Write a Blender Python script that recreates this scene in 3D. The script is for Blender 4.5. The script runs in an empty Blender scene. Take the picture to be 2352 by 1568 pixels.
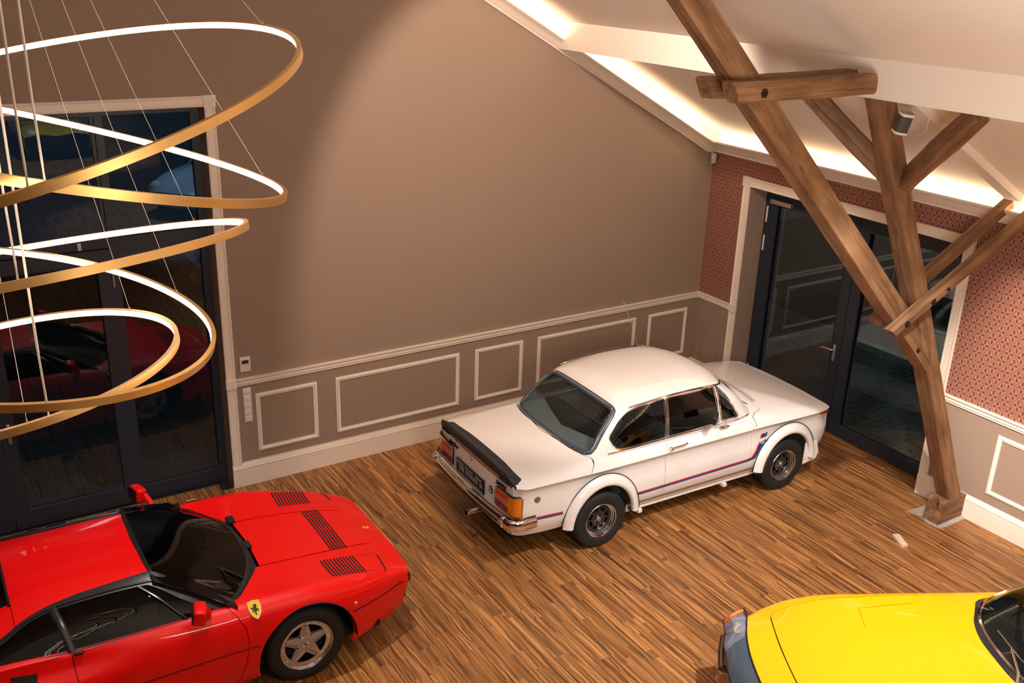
import bpy, bmesh, math, random
import numpy as np
from math import sin, cos, pi, radians
from mathutils import Vector, Matrix
from mathutils.geometry import delaunay_2d_cdt

S = bpy.context.scene
COL = S.collection
random.seed(7)
rng = np.random.default_rng(11)

# ------------------------------------------------------------------ camera
YAW, PITCH, ROLL = 0.5757, -0.3715, 0.0339
_fw = Vector((sin(YAW)*cos(PITCH), cos(YAW)*cos(PITCH), sin(PITCH)))
_r = Vector((cos(YAW), -sin(YAW), 0)); _u = _r.cross(_fw)
_rt = _r*cos(ROLL)+_u*sin(ROLL); _up = _u*cos(ROLL)-_r*sin(ROLL)
cam_d = bpy.data.cameras.new('camera'); cam = bpy.data.objects.new('camera', cam_d); COL.objects.link(cam)
M4 = Matrix(((_rt.x, _up.x, -_fw.x, -8.9682), (_rt.y, _up.y, -_fw.y, -9.2424), (_rt.z, _up.z, -_fw.z, 5.3297), (0, 0, 0, 1)))
cam.matrix_world = M4
cam_d.sensor_width = 36.0; cam_d.lens = 2266.12*36/2352; cam_d.clip_start = 0.05
S.camera = cam

# ------------------------------------------------------------------ world, lights, exposure
W = bpy.data.worlds.new('night'); S.world = W; W.use_nodes = True
W.node_tree.nodes['Background'].inputs[0].default_value = (0.035, 0.055, 0.09, 1)
W.node_tree.nodes['Background'].inputs[1].default_value = 0.35
S.view_settings.view_transform = 'Standard'; S.view_settings.look = 'None'
S.view_settings.gamma = 1; S.view_settings.use_curve_mapping = False
S.view_settings.exposure = 0.22

def light(name, kind, loc, tgt, power, color, size=0.1, spot=None, blend=0.3, sizey=None):
    l = bpy.data.lights.new(name, kind); l.energy = power; l.color = color
    if kind == 'AREA':
        l.shape = 'RECTANGLE'; l.size = size; l.size_y = sizey or size
    else:
        l.shadow_soft_size = size
    if kind == 'SPOT':
        l.spot_size = radians(spot); l.spot_blend = blend
    o = bpy.data.objects.new(name, l); COL.objects.link(o); o.location = loc
    if tgt is not None:
        o.rotation_euler = (Vector(tgt)-Vector(loc)).to_track_quat('-Z', 'Y').to_euler()
    return o
WARM = (1.0, 0.76, 0.60); SOFT = (1.0, 0.84, 0.70); NEUT = (1.0, 0.945, 0.90)
light('spot_main', 'SPOT', (-5.5, -2.9, 6.35), (-3.2, -2.8, 0.3), 9600, NEUT, 0.03, 84, 0.4)
light('spot_floor', 'SPOT', (-3.35, -5.9, 4.95), (-2.5, -4.75, 0), 780, NEUT, 0.04, 84, 0.8)
light('spot_car_left', 'SPOT', (-6.6, -2.9, 6.35), (-7.6, -2.6, 0.4), 560, NEUT, 0.04, 66, 0.6)
light('spot_wall', 'SPOT', (-4.7, -3.6, 5.75), (-2.35, 0, 2.1), 540, WARM, 0.10, 76, 0.30)
light('spot_right', 'SPOT', (-3.4, -6.5, 5.0), (0, -5.05, 1.85), 1900, SOFT, 0.03, 32, 0.7)
light('spot_yellow', 'SPOT', (-4.5, -7.5, 5.6), (-2.6, -6.2, 0.6), 290, NEUT, 0.05, 70, 0.5)
light('room_fill', 'AREA', (-8.6, -8.5, 6.4), (-8.6, -8.5, 0), 30, SOFT, 4.5, sizey=8)
light('ceiling_wash', 'AREA', (-6.6, -8.2, 3.9), (-2.2, -4.6, 6.2), 170, SOFT, 1.2, sizey=1.2)  # added area light without a fixture, brightens the ceiling
light('spot_rear_near', 'SPOT', (-3.2, -12.6, 4.9), (-3.7, -11.4, 0.6), 1500, (0.72, 0.88, 1.0), 0.05, 62, 0.5)  # added fill, lifts the nearer rear car for its reflection
light('spot_rear_far', 'SPOT', (-4.6, -16.2, 5.6), (-4.9, -18.6, 0.6), 1700, (0.9, 0.95, 1.0), 0.05, 60, 0.5)  # added fill for the far yellow car mirrored in the glass
light('yard_fill', 'AREA', (3.2, -1.5, 3.6), (1.2, -2.8, 0), 6, (0.85, 0.95, 0.85), 0.6)  # added light, not a real lamp; brightens the pavers outside the right door
light('yard_fill_back', 'AREA', (-8.5, 3.5, 4.0), (-8.0, 1.0, 0), 5, (0.75, 0.88, 1.0), 0.6)  # added light with no lamp behind it, lifts the dim slabs
# ------------------------------------------------------------------ materials
def mat(name, color, rough=0.5, metal=0.0, coat=0.0, spec=0.5, emit=None, estr=0.0, bump=0.0, bscale=50, var=0.0):
    m = bpy.data.materials.new(name); m.use_nodes = True
    nt = m.node_tree; b = nt.nodes['Principled BSDF']
    b.inputs['Base Color'].default_value = (*color, 1); b.inputs['Roughness'].default_value = rough
    b.inputs['Metallic'].default_value = metal; b.inputs['Coat Weight'].default_value = coat
    b.inputs['Coat Roughness'].default_value = 0.03
    b.inputs['Specular IOR Level'].default_value = spec
    if emit:
        b.inputs['Emission Color'].default_value = (*emit, 1); b.inputs['Emission Strength'].default_value = estr
    if bump or var:
        tc = nt.nodes.new('ShaderNodeTexCoord'); n = nt.nodes.new('ShaderNodeTexNoise')
        n.inputs['Scale'].default_value = bscale; n.inputs['Detail'].default_value = 4
        nt.links.new(tc.outputs['Object'], n.inputs['Vector'])
        if bump:
            bp = nt.nodes.new('ShaderNodeBump'); bp.inputs['Strength'].default_value = bump; bp.inputs['Distance'].default_value = 0.004
            nt.links.new(n.outputs['Fac'], bp.inputs['Height']); nt.links.new(bp.outputs['Normal'], b.inputs['Normal'])
        if var:
            mx = nt.nodes.new('ShaderNodeMixRGB'); mx.inputs[1].default_value = (*[c*(1-var) for c in color], 1)
            mx.inputs[2].default_value = (*[min(1, c*(1+var)) for c in color], 1)
            nt.links.new(n.outputs['Fac'], mx.inputs[0]); nt.links.new(mx.outputs[0], b.inputs['Base Color'])
    return m

def glass_mat(name, tint, refl=0.06, rough=0.0, ior=1.5, gcol=(1, 1, 1)):
    m = bpy.data.materials.new(name); m.use_nodes = True; nt = m.node_tree
    nt.nodes.clear(); out = nt.nodes.new('ShaderNodeOutputMaterial')
    tr = nt.nodes.new('ShaderNodeBsdfTransparent'); tr.inputs[0].default_value = (*tint, 1)
    gl = nt.nodes.new('ShaderNodeBsdfGlossy'); gl.inputs['Roughness'].default_value = rough; gl.inputs['Color'].default_value = (*gcol, 1)
    fr = nt.nodes.new('ShaderNodeFresnel'); fr.inputs[0].default_value = ior
    ma = nt.nodes.new('ShaderNodeMath'); ma.operation = 'ADD'; ma.use_clamp = True; ma.inputs[1].default_value = refl
    mx = nt.nodes.new('ShaderNodeMixShader')
    ge = nt.nodes.new('ShaderNodeNewGeometry'); mi = nt.nodes.new('ShaderNodeMapRange')
    mi.inputs['To Min'].default_value = ior; mi.inputs['To Max'].default_value = 1.0/ior
    nt.links.new(ge.outputs['Backfacing'], mi.inputs['Value']); nt.links.new(mi.outputs[0], fr.inputs[0])
    nt.links.new(fr.outputs[0], ma.inputs[0]); nt.links.new(ma.outputs[0], mx.inputs[0])
    nt.links.new(tr.outputs[0], mx.inputs[1]); nt.links.new(gl.outputs[0], mx.inputs[2]); nt.links.new(mx.outputs[0], out.inputs[0])
    return m

def emit_mat(name, color, s):
    m = bpy.data.materials.new(name); m.use_nodes = True; nt = m.node_tree; nt.nodes.clear()
    o = nt.nodes.new('ShaderNodeOutputMaterial'); e = nt.nodes.new('ShaderNodeEmission')
    e.inputs[0].default_value = (*color, 1); e.inputs[1].default_value = s; nt.links.new(e.outputs[0], o.inputs[0])
    return m

class N:
    """tiny node-graph helper"""
    def __init__(s, m): s.nt = m.node_tree; s.b = s.nt.nodes['Principled BSDF']
    def new(s, t, **k):
        n = s.nt.nodes.new('ShaderNode'+t)
        for a, v in k.items(): setattr(n, a, v)
        return n
    def link(s, a, b): s.nt.links.new(a, b)
    def put(s, x, sock):
        if hasattr(x, 'is_output'): s.link(x, sock)
        else: sock.default_value = x
    def m(s, op, a, b=0.0, c=None, clamp=False):
        n = s.new('Math', operation=op, use_clamp=clamp); s.put(a, n.inputs[0]); s.put(b, n.inputs[1])
        if c is not None: s.put(c, n.inputs[2])
        return n.outputs[0]
    def mix(s, f, a, b, mode='MIX'):
        n = s.new('MixRGB', blend_type=mode); s.put(f, n.inputs[0])
        for v, k in ((a, 1), (b, 2)):
            if hasattr(v, 'is_output'): s.link(v, n.inputs[k])
            else: n.inputs[k].default_value = (*v, 1)
        return n.outputs[0]
    def noise(s, vec, scale, detail=3, rough=0.5, dist=0.0):
        n = s.new('TexNoise'); n.inputs['Scale'].default_value = scale; n.inputs['Detail'].default_value = detail
        n.inputs['Roughness'].default_value = rough; n.inputs['Distortion'].default_value = dist; s.link(vec, n.inputs['Vector'])
        return n.outputs['Fac']
    def comb(s, x, y, z):
        n = s.new('CombineXYZ')
        for i, v in enumerate((x, y, z)): s.put(v, n.inputs[i])
        return n.outputs[0]
    def sep(s, v):
        n = s.new('SeparateXYZ'); s.link(v, n.inputs[0]); return n.outputs
    def ramp(s, f, stops):
        n = s.new('ValToRGB'); e = n.color_ramp.elements
        while len(e) < len(stops): e.new(0.5)
        for k, (p, c) in enumerate(stops): e[k].position = p; e[k].color = (*c, 1)
        s.link(f, n.inputs[0]); return n.outputs[0]

def srgb(r, g, b):
    f = lambda c: (c/255/12.92) if c/255 <= 0.04045 else ((c/255+0.055)/1.055)**2.4
    return (f(r), f(g), f(b))

M = {}
M['wall'] = mat('taupe_paint', (0.290, 0.212, 0.163), 0.75, bump=0.15, bscale=180)
M['trim'] = mat('cream_paint', (0.80, 0.715, 0.63), 0.45)
M['ceil'] = mat('ceiling_paint', (0.80, 0.735, 0.67), 0.85)
M['alu'] = mat('anthracite_frame', (0.018, 0.024, 0.038), 0.45, 0.0)
M['pane'] = glass_mat('window_glass', (0.60, 0.66, 0.68), 0.035, gcol=(0.72, 0.88, 1.0))
M['pane2'] = glass_mat('coated_window_glass', (0.60, 0.66, 0.68), 0.10, gcol=(0.66, 0.86, 1.0))
M['white_plastic'] = mat('white_plastic', (0.72, 0.68, 0.64), 0.4)
M['grey_metal'] = mat('satin_metal', (0.62, 0.60, 0.58), 0.35, 0.9)
M['dark_screen'] = mat('dark_screen', (0.03, 0.035, 0.04), 0.2)
M['brass'] = mat('brushed_brass', (0.70, 0.43, 0.15), 0.38, 0.85, bump=0.05, bscale=300)
M['led'] = emit_mat('led_strip', (1.0, 0.79, 0.63), 10.5)
M['cove'] = emit_mat('cove_led', (1.0, 0.72, 0.45), 36.0)
M['cable'] = mat('cable', (0.75, 0.66, 0.56), 0.4)
M['rubber'] = mat('tyre_rubber', (0.011, 0.0105, 0.0105), 0.75, bump=0.3, bscale=90)
M['black'] = mat('black_trim', (0.010, 0.010, 0.011), 0.4)
M['blackm'] = mat('matt_black', (0.008, 0.008, 0.009), 0.85)
M['satin'] = mat('satin_black_frame', (0.018, 0.018, 0.020), 0.3)
M['chrome'] = mat('chrome', (0.80, 0.79, 0.80), 0.08, 1.0)
M['lip'] = mat('polished_rim', (0.70, 0.70, 0.74), 0.2, 1.0)
M['silver'] = mat('silver_paint', (0.50, 0.47, 0.46), 0.38, 0.75)
M['white_car'] = mat('ivory_car_paint', (0.84, 0.815, 0.80), 0.28, 0.0, 0.7)
M['red_car'] = mat('red_car_paint', (0.86, 0.0015, 0.0015), 0.4, 0.0, 0.45, spec=0.25)
M['yellow_car'] = mat('yellow_car_paint', (0.88, 0.41, 0.0), 0.4, 0.0, 0.4, spec=0.3)
M['blue_stripe'] = mat('blue_stripe', srgb(10, 75, 150), 0.4)
M['navy_stripe'] = mat('navy_stripe', srgb(20, 12, 80), 0.4)
M['red_stripe'] = mat('red_stripe', srgb(205, 20, 25), 0.4)
M['spoiler'] = mat('spoiler_rubber', (0.017, 0.019, 0.024), 0.5, bump=0.15, bscale=200)
M['red_lens'] = mat('red_lens', (0.62, 0.010, 0.010), 0.12, coat=1)
M['dred_lens'] = mat('dark_red_lens', (0.24, 0.006, 0.006), 0.15, coat=1)
M['clear_lens'] = mat('clear_lens', (0.50, 0.15, 0.14), 0.15, coat=1)
M['amber'] = mat('amber_lens', (0.78, 0.20, 0.005), 0.15, coat=1)
M['badge_white'] = mat('badge_white', (0.8, 0.8, 0.8), 0.2)
M['badge_blue'] = mat('badge_blue', srgb(30, 110, 190), 0.2)
M['badge_yellow'] = mat('badge_yellow', (0.85, 0.58, 0.02), 0.3)
M['carglass'] = glass_mat('car_glass', (0.34, 0.42, 0.44), 0.03, gcol=(0.8, 0.95, 1.0))
M['darkglass'] = glass_mat('tinted_car_glass', (0.07, 0.08, 0.085), 0.0, ior=1.32)
M['seat'] = mat('seat_cloth', (0.045, 0.065, 0.075), 0.8, bump=0.4, bscale=120)
M['seatdark'] = mat('seat_dark', (0.02, 0.022, 0.024), 0.7)
M['tan'] = mat('tan_trim', (0.5, 0.32, 0.2), 0.6)
M['under'] = mat('underbody', (0.012, 0.011, 0.010), 0.9)
M['well'] = mat('wheel_well', (0.10, 0.09, 0.08), 0.8, bump=0.5, bscale=80)
M['stone'] = mat('rough_stone', (0.40, 0.36, 0.32), 0.9, bump=1.0, bscale=35, var=0.55)
M['slab'] = mat('paving_stone', (0.15, 0.15, 0.15), 0.85, bump=0.6, bscale=60, var=0.25)
M['cobble'] = mat('concrete_paver', (0.30, 0.30, 0.27), 0.85, bump=0.6, bscale=60, var=0.25)
M['ground'] = mat('ground_dark', (0.03, 0.03, 0.03), 0.9)
M['pine'] = mat('pale_pine', (0.72, 0.55, 0.38), 0.5, var=0.15, bscale=30)
M['iron'] = mat('dark_iron', (0.03, 0.025, 0.02), 0.5, 0.6)
M['fabric'] = mat('speaker_cloth', (0.06, 0.055, 0.045), 0.6)
M['ring_mark'] = mat('printed_mark', (0.06, 0.05, 0.05), 0.5)

def wood_floor():
    m = mat('floor_wood', (0.3, 0.15, 0.06), 0.42); g = N(m)
    pos = g.new('NewGeometry').outputs['Position']; x, y, z = g.sep(pos)
    at = g.new('Attribute', attribute_name='rnd', attribute_type='GEOMETRY').outputs['Fac']
    oi = g.new('ObjectInfo').outputs['Random']
    r = g.m('FRACT', g.m('ADD', oi, g.m('MULTIPLY', at, 7.31)))
    # three printed strips in a plank, each cut at its own place
    sx = g.m('FLOOR', g.m('MULTIPLY', g.m('ADD', x, g.m('MULTIPLY', r, 0.03)), 1/0.058))
    w1 = g.new('TexWhiteNoise', noise_dimensions='2D'); g.link(g.comb(sx, r, 0), w1.inputs['Vector'])
    sy = g.m('FLOOR', g.m('ADD', g.m('MULTIPLY', y, 0.95), g.m('MULTIPLY', w1.outputs[0], 9)))
    w2 = g.new('TexWhiteNoise', noise_dimensions='3D'); g.link(g.comb(sx, sy, g.m('MULTIPLY', r, 20)), w2.inputs['Vector'])
    t = w2.outputs[0]
    off = g.m('MULTIPLY', t, 40.0)
    warp = g.noise(g.comb(g.m('MULTIPLY', x, 3.0), g.m('ADD', g.m('MULTIPLY', y, 1.1), off), 0), 1.6, 2)
    xs = g.m('ADD', x, g.m('MULTIPLY', warp, 0.075))
    v1 = g.comb(g.m('MULTIPLY', xs, 42), g.m('MULTIPLY', y, 0.8), off)
    v2 = g.comb(g.m('MULTIPLY', xs, 110), g.m('MULTIPLY', y, 1.6), off)
    n1 = g.noise(v1, 1.0, 3, 0.55); n2 = g.noise(v2, 1.0, 2, 0.5)
    base = g.ramp(n1, [(0.30, (0.085, 0.030, 0.009)), (0.41, (0.22, 0.086, 0.024)), (0.54, (0.38, 0.162, 0.046)), (0.72, (0.58, 0.290, 0.098))])
    tone = g.m('ADD', g.m('MULTIPLY', t, 0.36), 0.88)
    c1 = g.mix(1.0, base, g.comb(tone, tone, tone), 'MULTIPLY')
    # dark veins
    v3 = g.comb(g.m('MULTIPLY', xs, 34), g.m('MULTIPLY', y, 0.55), g.m('ADD', off, 3.3))
    n3 = g.noise(v3, 1.0, 2, 0.5)
    vein = g.m('SUBTRACT', 1.0, g.m('MULTIPLY', g.m('ABSOLUTE', g.m('SUBTRACT', n3, 0.5)), 20.0), clamp=True)
    gate = g.noise(g.comb(g.m('MULTIPLY', x, 9), g.m('MULTIPLY', y, 1.4), off), 1.0, 2)
    gate = g.m('MULTIPLY', g.m('SUBTRACT', gate, 0.36), 6.0, clamp=True)
    c2 = g.mix(g.m('MULTIPLY', g.m('MULTIPLY', vein, gate), 0.85), c1, (0.028, 0.011, 0.004))
    c3 = g.mix(g.m('MULTIPLY', g.m('SUBTRACT', 0.47, n2, clamp=True), 3.0, clamp=True), c2, (0.08, 0.03, 0.01))
    g.link(c3, g.b.inputs['Base Color'])
    bp = g.new('Bump'); bp.inputs['Strength'].default_value = 0.12; bp.inputs['Distance'].default_value = 0.002
    g.link(n2, bp.inputs['Height']); g.link(bp.outputs[0], g.b.inputs['Normal'])
    return m
M['floor'] = wood_floor()

def timber_mat():
    m = mat('old_timber', (0.3, 0.16, 0.08), 0.7); g = N(m)
    tc = g.new('TexCoord').outputs['Object']; x, y, z = g.sep(tc)
    rr = g.m('MULTIPLY', g.new('ObjectInfo').outputs['Random'], 30.0)
    wv = g.noise(g.comb(g.m('MULTIPLY', x, 1.2), rr, 0), 1.0, 3)
    yy = g.m('ADD', y, g.m('MULTIPLY', wv, 0.10)); zz = g.m('ADD', z, g.m('MULTIPLY', wv, 0.10))
    n1 = g.noise(g.comb(g.m('MULTIPLY', x, 1.2), g.m('MULTIPLY', yy, 26), g.m('ADD', g.m('MULTIPLY', zz, 26), rr)), 1.0, 4, 0.6)
    n2 = g.noise(g.comb(g.m('MULTIPLY', x, 2.3), g.m('MULTIPLY', yy, 7), g.m('ADD', g.m('MULTIPLY', zz, 7), rr)), 1.0, 3, 0.5)
    base = g.ramp(n2, [(0.25, (0.120, 0.056, 0.023)), (0.48, (0.225, 0.112, 0.050)), (0.75, (0.33, 0.180, 0.092))])
    fine = g.ramp(n1, [(0.3, (0.55, 0.5, 0.45)), (0.55, (1, 1, 1)), (0.8, (1.15, 1.1, 1.05))])
    c = g.mix(1.0, base, fine, 'MULTIPLY')
    # long drying checks wandering along the faces
    def crack(co, seed, off, amp):
        w_ = g.noise(g.comb(g.m('MULTIPLY', x, .9), g.m('ADD', rr, seed), 0), 1.0, 4, .65)
        d_ = g.m('ABSOLUTE', g.m('SUBTRACT', g.m('SUBTRACT', co, off), g.m('MULTIPLY', g.m('SUBTRACT', w_, .5), amp)))
        th = g.m('MULTIPLY', g.m('SUBTRACT', g.noise(g.comb(g.m('MULTIPLY', x, .7), g.m('ADD', rr, seed+9.0), 0), 1.0, 1), .38, clamp=True), .009)
        return g.m('LESS_THAN', d_, th)
    ck = g.m('MAXIMUM', crack(y, 1.0, .012, .11), crack(z, 4.0, -.015, .13))
    c = g.mix(g.m('MULTIPLY', ck, 0.92), c, (0.010, 0.005, 0.003))
    vo = g.new('TexVoronoi'); vo.inputs['Scale'].default_value = 1.0
    g.link(g.comb(g.m('MULTIPLY', x, 2.4), g.m('MULTIPLY', y, 9), g.m('ADD', g.m('MULTIPLY', z, 9), rr)), vo.inputs['Vector'])
    kn = g.m('SUBTRACT', 1.0, g.m('MULTIPLY', vo.outputs['Distance'], 6.0), clamp=True)
    c = g.mix(g.m('MULTIPLY', kn, 0.8), c, (0.05, 0.022, 0.01))
    g.link(c, g.b.inputs['Base Color'])
    bp = g.new('Bump'); bp.inputs['Strength'].default_value = 0.5; bp.inputs['Distance'].default_value = 0.006
    g.link(g.m('SUBTRACT', n1, g.m('MULTIPLY', ck, 1.5)), bp.inputs['Height']); g.link(bp.outputs[0], g.b.inputs['Normal'])
    return m
M['timber'] = timber_mat()

def wallpaper():
    m = mat('wallpaper', (0.3, 0.1, 0.1), 0.6); g = N(m)
    x, y, z = g.sep(g.new('NewGeometry').outputs['Position'])
    a = g.m('MULTIPLY', g.m('ADD', y, 3.947), 1/0.1325); b = g.m('MULTIPLY', g.m('SUBTRACT', z, 1.49), 1/0.19)
    p = g.m('ADD', a, b); q = g.m('SUBTRACT', a, b)
    fp = g.m('SUBTRACT', g.m('FRACT', g.m('ADD', p, 0.5)), 0.5); fq = g.m('SUBTRACT', g.m('FRACT', g.m('ADD', q, 0.5)), 0.5)
    # cell local metric coordinates
    lx = g.m('MULTIPLY', g.m('ADD', fp, fq), 0.0663); lz = g.m('MULTIPLY', g.m('SUBTRACT', fp, fq), 0.095)
    ax = g.m('ABSOLUTE', lx); az = g.m('ABSOLUTE', lz)
    edge = g.m('MAXIMUM', g.m('ABSOLUTE', fp), g.m('ABSOLUTE', fq))
    lat = g.m('GREATER_THAN', edge, 0.435)
    latc = g.m('GREATER_THAN', edge, 0.485)
    # four leaves: along x and z, three-lobed spear
    def leaf(u, w, L0, L1, wd):
        t = g.m('DIVIDE', g.m('SUBTRACT', u, L0), L1-L0)
        tri = g.m('MINIMUM', g.m('ADD', g.m('MULTIPLY', t, 1.5), .10), g.m('MULTIPLY', g.m('SUBTRACT', 1.0, t), 2.1))
        lobe = g.m('MAXIMUM', g.m('SINE', g.m('SUBTRACT', g.m('MULTIPLY', t, 13.5), 2.6)), 0.0)
        wid = g.m('MULTIPLY', g.m('ADD', tri, g.m('MULTIPLY', lobe, 0.32)), wd)
        return g.m('SUBTRACT', wid, w)
    d1 = leaf(ax, az, 0.004, 0.050, 0.0195); d2 = leaf(az, ax, 0.005, 0.069, 0.0175)
    d = g.m('MAXIMUM', d1, d2)
    body = g.m('GREATER_THAN', d, 0.0028); outl = g.m('GREATER_THAN', d, -0.0012)
    ctr = g.m('LESS_THAN', g.m('ADD', ax, az), 0.010)
    cross = g.m('LESS_THAN', g.m('MINIMUM', g.m('ABSOLUTE', g.m('SUBTRACT', ax, az)), 1.0), 0.003)
    ground = (0.30, 0.150, 0.100); pale = (0.44, 0.235, 0.155); maroon = (0.165, 0.030, 0.036); lattc = (0.195, 0.090, 0.060)
    c = g.mix(outl, ground, pale); c = g.mix(body, c, maroon)
    c = g.mix(lat, c, lattc); c = g.mix(latc, c, (0.26, 0.135, 0.09))
    c = g.mix(g.m('MULTIPLY', ctr, cross), c, (0.03, 0.015, 0.012))
    g.link(c, g.b.inputs['Base Color'])
    return m
M['paper'] = wallpaper()

# ------------------------------------------------------------------ mesh helpers
def tag(o, label=None, cat=None, group=None, kind=None):
    if label: o['label'] = label
    if cat: o['category'] = cat
    if group: o['group'] = group
    if kind: o['kind'] = kind
    return o
def empty(name, loc=(0, 0, 0), rz=0, label=None, cat=None, group=None, kind=None):
    o = bpy.data.objects.new(name, None); COL.objects.link(o); o.location = loc; o.rotation_euler = (0, 0, rz)
    o.empty_display_size = 0.1
    return tag(o, label, cat, group, kind)

class MB:
    def __init__(s): s.v = []; s.f = []; s.mi = []; s.mats = []; s.cur = 0
    def mat(s, m):
        if m not in s.mats: s.mats.append(m)
        s.cur = s.mats.index(m); return s
    def add(s, vs, fs):
        o = len(s.v); s.v += [tuple(p) for p in vs]
        s.f += [tuple(i+o for i in f) for f in fs]; s.mi += [s.cur]*len(fs); return s
    def box(s, a, b, mtx=None):
        x0, y0, z0 = a; x1, y1, z1 = b
        vs = [Vector(p) for p in ((x0, y0, z0), (x1, y0, z0), (x1, y1, z0), (x0, y1, z0), (x0, y0, z1), (x1, y0, z1), (x1, y1, z1), (x0, y1, z1))]
        if mtx is not None: vs = [mtx @ p for p in vs]
        return s.add(vs, [(0, 3, 2, 1), (4, 5, 6, 7), (0, 1, 5, 4), (1, 2, 6, 5), (2, 3, 7, 6), (3, 0, 4, 7)])
    def rbox(s, a, b, r=0.02, mtx=None):
        """rounded box via chamfered corners (octagonal profile in all three directions)"""
        bm = bmesh.new(); bmesh.ops.create_cube(bm, size=1.0)
        c = [(a[i]+b[i])/2 for i in range(3)]; d = [abs(b[i]-a[i]) for i in range(3)]
        for v in bm.verts: v.co = Vector((c[0]+v.co.x*d[0], c[1]+v.co.y*d[1], c[2]+v.co.z*d[2]))
        bmesh.ops.bevel(bm, geom=bm.edges[:], offset=min(r, min(d)*0.49), segments=3, affect='EDGES', profile=0.5)
        bm.verts.index_update(); vs = [v.co.copy() for v in bm.verts]; fs = [[v.index for v in f.verts] for f in bm.faces]; bm.free()
        if mtx is not None: vs = [mtx @ p for p in vs]
        return s.add(vs, fs)
    def prism(s, poly, d, axis, lo, hi):
        """poly: 2D points in the other two axes (order x,y,z without axis)"""
        n = len(poly); vs = []
        for h in (lo, hi):
            for p in poly:
                q = list(p); q.insert(axis, h); vs.append(q)
        fs = [tuple(range(n)), tuple(range(2*n-1, n-1, -1))]+[(i, i+n, (i+1) % n+n, (i+1) % n) for i in range(n)]
        return s.add(vs, fs)
    def sweep(s, prof, path, closed=False, cap=True):
        """prof: list of (out, up) ; path: list of (point, outdir, updir)"""
        n = len(prof); vs = []
        for p, o, u in path:
            for a, b in prof: vs.append(Vector(p)+Vector(o)*a+Vector(u)*b)
        m = len(path); fs = []
        for i in range(m if closed else m-1):
            j = (i+1) % m
            for k in range(n):
                l = (k+1) % n; fs.append((i*n+k, i*n+l, j*n+l, j*n+k))
        if cap and not closed: fs += [tuple(range(n-1, -1, -1)), tuple((m-1)*n+k for k in range(n))]
        return s.add(vs, fs)
    def tube(s, pts, r, n=8, closed=False):
        pts = [Vector(p) for p in pts]; m = len(pts); path = []
        up = Vector((0, 0, 1))
        for i in range(m):
            a = pts[i-1] if (i > 0 or closed) else pts[0]; b = pts[(i+1) % m] if (i < m-1 or closed) else pts[-1]
            t = (b-a).normalized()
            side = t.cross(up)
            if side.length < 1e-3: side = t.cross(Vector((1, 0, 0)))
            side.normalize(); u2 = side.cross(t).normalized(); path.append((pts[i], side, u2))
        prof = [(r*cos(2*pi*k/n), r*sin(2*pi*k/n)) for k in range(n)]
        return s.sweep(prof, path, closed)
    def lathe(s, prof, n=48, mtx=None, cap=False):
        """prof: (radius, axial); axis = local Y ; ring in XZ"""
        vs = []; m = len(prof)
        for k in range(n):
            a = 2*pi*k/n
            for r, h in prof: vs.append(Vector((r*cos(a), h, r*sin(a))))
        fs = []
        for k in range(n):
            l = (k+1) % n
            for i in range(m-1): fs.append((k*m+i, k*m+i+1, l*m+i+1, l*m+i))
        if mtx is not None: vs = [mtx @ p for p in vs]
        return s.add(vs, fs)
    def build(s, name, m=None, parent=None, smooth=None, loc=None):
        me = bpy.data.meshes.new(name); me.from_pydata([tuple(v) for v in s.v], [], s.f); 
        mats = s.mats if s.mats else [m]
        for q in mats: me.materials.append(q)
        if s.mats: me.polygons.foreach_set('material_index', s.mi)
        bm = bmesh.new(); bm.from_mesh(me); bmesh.ops.recalc_face_normals(bm, faces=bm.faces); bm.to_mesh(me); bm.free()
        if smooth is not None:
            me.polygons.foreach_set('use_smooth', [True]*len(me.polygons)); me.set_sharp_from_angle(angle=radians(smooth))
        me.update()
        o = bpy.data.objects.new(name, me); COL.objects.link(o)
        if parent: o.parent = parent
        if loc: o.location = loc
        return o

def text_mesh(txt, size, ext=0.002, shear=0.0, bold=0.0):
    c = bpy.data.curves.new('lettering', 'FONT'); c.body = txt; c.size = size; c.extrude = ext; c.shear = shear; c.offset = bold
    c.align_x = 'CENTER'; c.align_y = 'CENTER'
    o = bpy.data.objects.new('lettering', c); COL.objects.link(o)
    dg = bpy.context.evaluated_depsgraph_get(); me = bpy.data.meshes.new_from_object(o.evaluated_get(dg))
    vs = [v.co.copy() for v in me.vertices]; fs = [tuple(p.vertices) for p in me.polygons]
    bpy.data.objects.remove(o); bpy.data.curves.remove(c); bpy.data.meshes.remove(me)
    return vs, fs
# ================================================================== ROOM
# origin = floor corner of back wall (y=0) and right wall (x=0); room goes to -x and -y
HC, HB, HT2 = 1.2301, 0.2603, 3.0967          # chair rail top, baseboard top, right-wall cornice bottom
XE, DB = -6.4137, 0.21                         # door A opening right edge, recess depth
AX0, ATOP = -10.56, 3.965                      # door A opening left edge / top
K = 0.536                                      # ceiling slope
FLATX = -5.98; CZ0 = 3.35; FLATZ = CZ0-K*FLATX
XL, YF = -17.34, -22.0                         # far sides of the hall
RX = 2*(-8.67)                                  # mirrored eave
zc = lambda x: min(CZ0-K*x, FLATZ, CZ0+K*(x-XL))
B0, B1, BTOP, BD = -0.7053, -3.6629, 2.79, 0.30   # door B opening

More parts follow.
